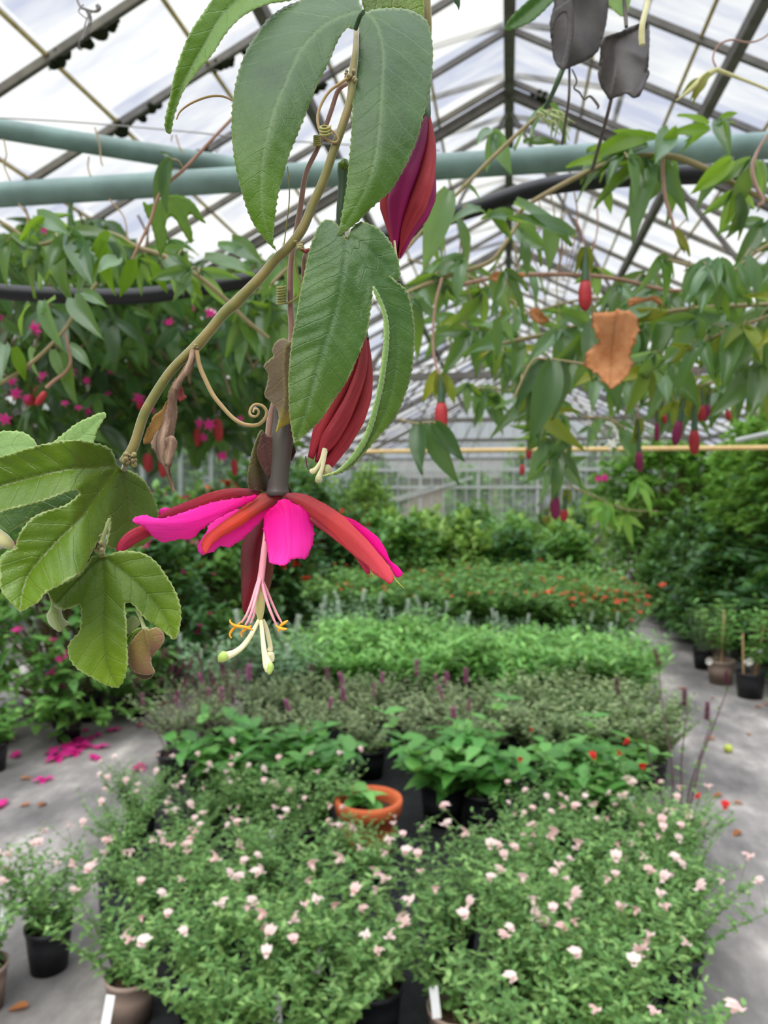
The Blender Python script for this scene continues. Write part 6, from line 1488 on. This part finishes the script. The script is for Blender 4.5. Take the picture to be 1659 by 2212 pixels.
fallen(DM, 'dry_leaf', [(1560, 1720), (1585, 1735), (1540, 1510), (1650, 1525), (1640, 1530), (1600, 1800), (1620, 1590), (1545, 1600), (1480, 1490)], 'brown dry leaf lying on the right path', 'dead leaf', 'dry leaves on the right path')

# ---- outside, seen through the panes
struct((lambda m: (box_mb(m, (0, 15, -.16), 90, 90, .1), m.build('ground', M['outside'], smooth=False))[1])(MB()))
OUT = make_bush('outside_tree', 131, 1.6, 1.6, 4.0, 520, 6, .32, 'oval', 'mid_leaf', zmin=.3, shell=.35)
OUT2 = make_bush('outside_tree', 132, 1.5, 1.5, 3.4, 480, 6, .32, 'oval', 'deep_leaf', zmin=.2, shell=.35)
for i, (x, y, s_, p, lab) in enumerate([(-4.2, 24.5, .7, OUT2, 'dark tree beyond the end wall at left'), (-1.2, 25.5, .55, OUT, 'green tree beyond the end wall, left of centre'), (1.0, 24.0, .75, OUT, 'green tree beyond the end wall at centre'), (3.4, 24.5, .85, OUT, 'green tree beyond the end wall at right'),
                                     (7.2, 18.8, .9, OUT, 'green tree outside the right wall, furthest'), (7.0, 14.0, .9, OUT2, 'dark tree outside the right wall, middle'), (7.0, 9.2, .9, OUT, 'green tree outside the right wall, nearest'),
                                     (-7.0, 7.6, .95, OUT2, 'dark tree outside the left wall, nearest'), (-7.0, 12.2, .95, OUT2, 'dark tree outside the left wall, middle'), (-6.5, 16.5, .9, OUT, 'green tree outside the left wall, furthest')]):
    place(p, x, y, i, s_, lab, 'tree')
sh = thing('shed', (-2.6, 30.5, 0), 'grey brown shed beyond the end wall at left', 'shed')
M['shed'] = plain('shed', srgb(120, 108, 96), srgb(146, 134, 120), 0.8, scale=4, stretch=(1, 1, 8))
mb = MB(); box_mb(mb, (-2.6, 30.5, 1.1), 5, 2, 2.2); mb.build('walls', M['shed'], sh, smooth=False)
mb = MB(); box_mb(mb, (-2.6, 29.9, 2.5), 5.4, 1.5, .08, Matrix.Rotation(math.radians(28), 3, 'X')); box_mb(mb, (-2.6, 31.1, 2.5), 5.4, 1.5, .08, Matrix.Rotation(math.radians(-28), 3, 'X')); mb.build('roof', M['bar'], sh, smooth=False)

for p in [REDX] + SALV + SALT + BROAD + PURP + OLIV + MINT + GREY + REDF + TALL + [WISP, DRK, SC, LB, LB2, LR, LG, CON, YEL, BELL, WH, BR, RG, RM, BIG, CLM, GRY, MAPL, OUT, OUT2]:
    drop_proto(p)
SKY_LOW, SKY_HIGH, SUN_E, EXPO = .57, 3.3, 1.75, 0.56

# ================================================================== daylight
w = bpy.data.worlds.new('overcast'); scene.world = w; w.use_nodes = True
t = w.node_tree; bg = t.nodes['Background']
tc = t.nodes.new('ShaderNodeTexCoord'); sx = t.nodes.new('ShaderNodeSeparateXYZ'); t.links.new(tc.outputs['Generated'], sx.inputs[0])
ns = t.nodes.new('ShaderNodeTexNoise'); ns.inputs['Scale'].default_value = 2.4; ns.inputs['Detail'].default_value = 4; t.links.new(tc.outputs['Generated'], ns.inputs['Vector'])
rp = t.nodes.new('ShaderNodeValToRGB'); t.links.new(ns.outputs['Fac'], rp.inputs[0])
rp.color_ramp.elements[0].position = .35; rp.color_ramp.elements[0].color = (.78, .82, .97, 1)
rp.color_ramp.elements[1].position = .65; rp.color_ramp.elements[1].color = (.94, .95, 1.0, 1)
t.links.new(rp.outputs[0], bg.inputs['Color'])
mr = t.nodes.new('ShaderNodeValToRGB'); e = mr.color_ramp.elements
for pos, v in ((.46, .12), (.53, .45), (.62, SKY_LOW), (.76, SKY_LOW), (.98, SKY_HIGH)):
    q = e.new(pos); q.color = (v / 4, v / 4, v / 4, 1)
e.remove(e[0]); e.remove(e[-1])
m2 = t.nodes.new('ShaderNodeMath'); m2.operation = 'MULTIPLY_ADD'; m2.inputs[1].default_value = .5; m2.inputs[2].default_value = .5; t.links.new(sx.outputs['Z'], m2.inputs[0])
m4 = t.nodes.new('ShaderNodeMath'); m4.operation = 'MULTIPLY'; m4.inputs[1].default_value = 4
t.links.new(m2.outputs[0], mr.inputs[0]); t.links.new(mr.outputs[0], m4.inputs[0]); t.links.new(m4.outputs[0], bg.inputs['Strength'])
sun = bpy.data.lights.new('sun_behind_cloud', 'SUN'); sun.energy = SUN_E; sun.angle = math.radians(50); sun.color = (1, .97, .92)
so = bpy.data.objects.new('sun_behind_cloud', sun); COL.objects.link(so)
so.rotation_euler = (math.radians(38), math.radians(-14), 0)

vs = scene.view_settings
scene.display_settings.display_device = 'sRGB'
vs.view_transform = 'Standard'; vs.look = 'None'; vs.exposure = EXPO; vs.gamma = 1.0; vs.use_curve_mapping = False
cy = scene.cycles
cy.use_denoising = True
cy.max_bounces = 8; cy.diffuse_bounces = 3; cy.glossy_bounces = 3; cy.transmission_bounces = 6; cy.transparent_max_bounces = 12
cy.caustics_reflective = False; cy.caustics_refractive = False; cy.sample_clamp_indirect = 8
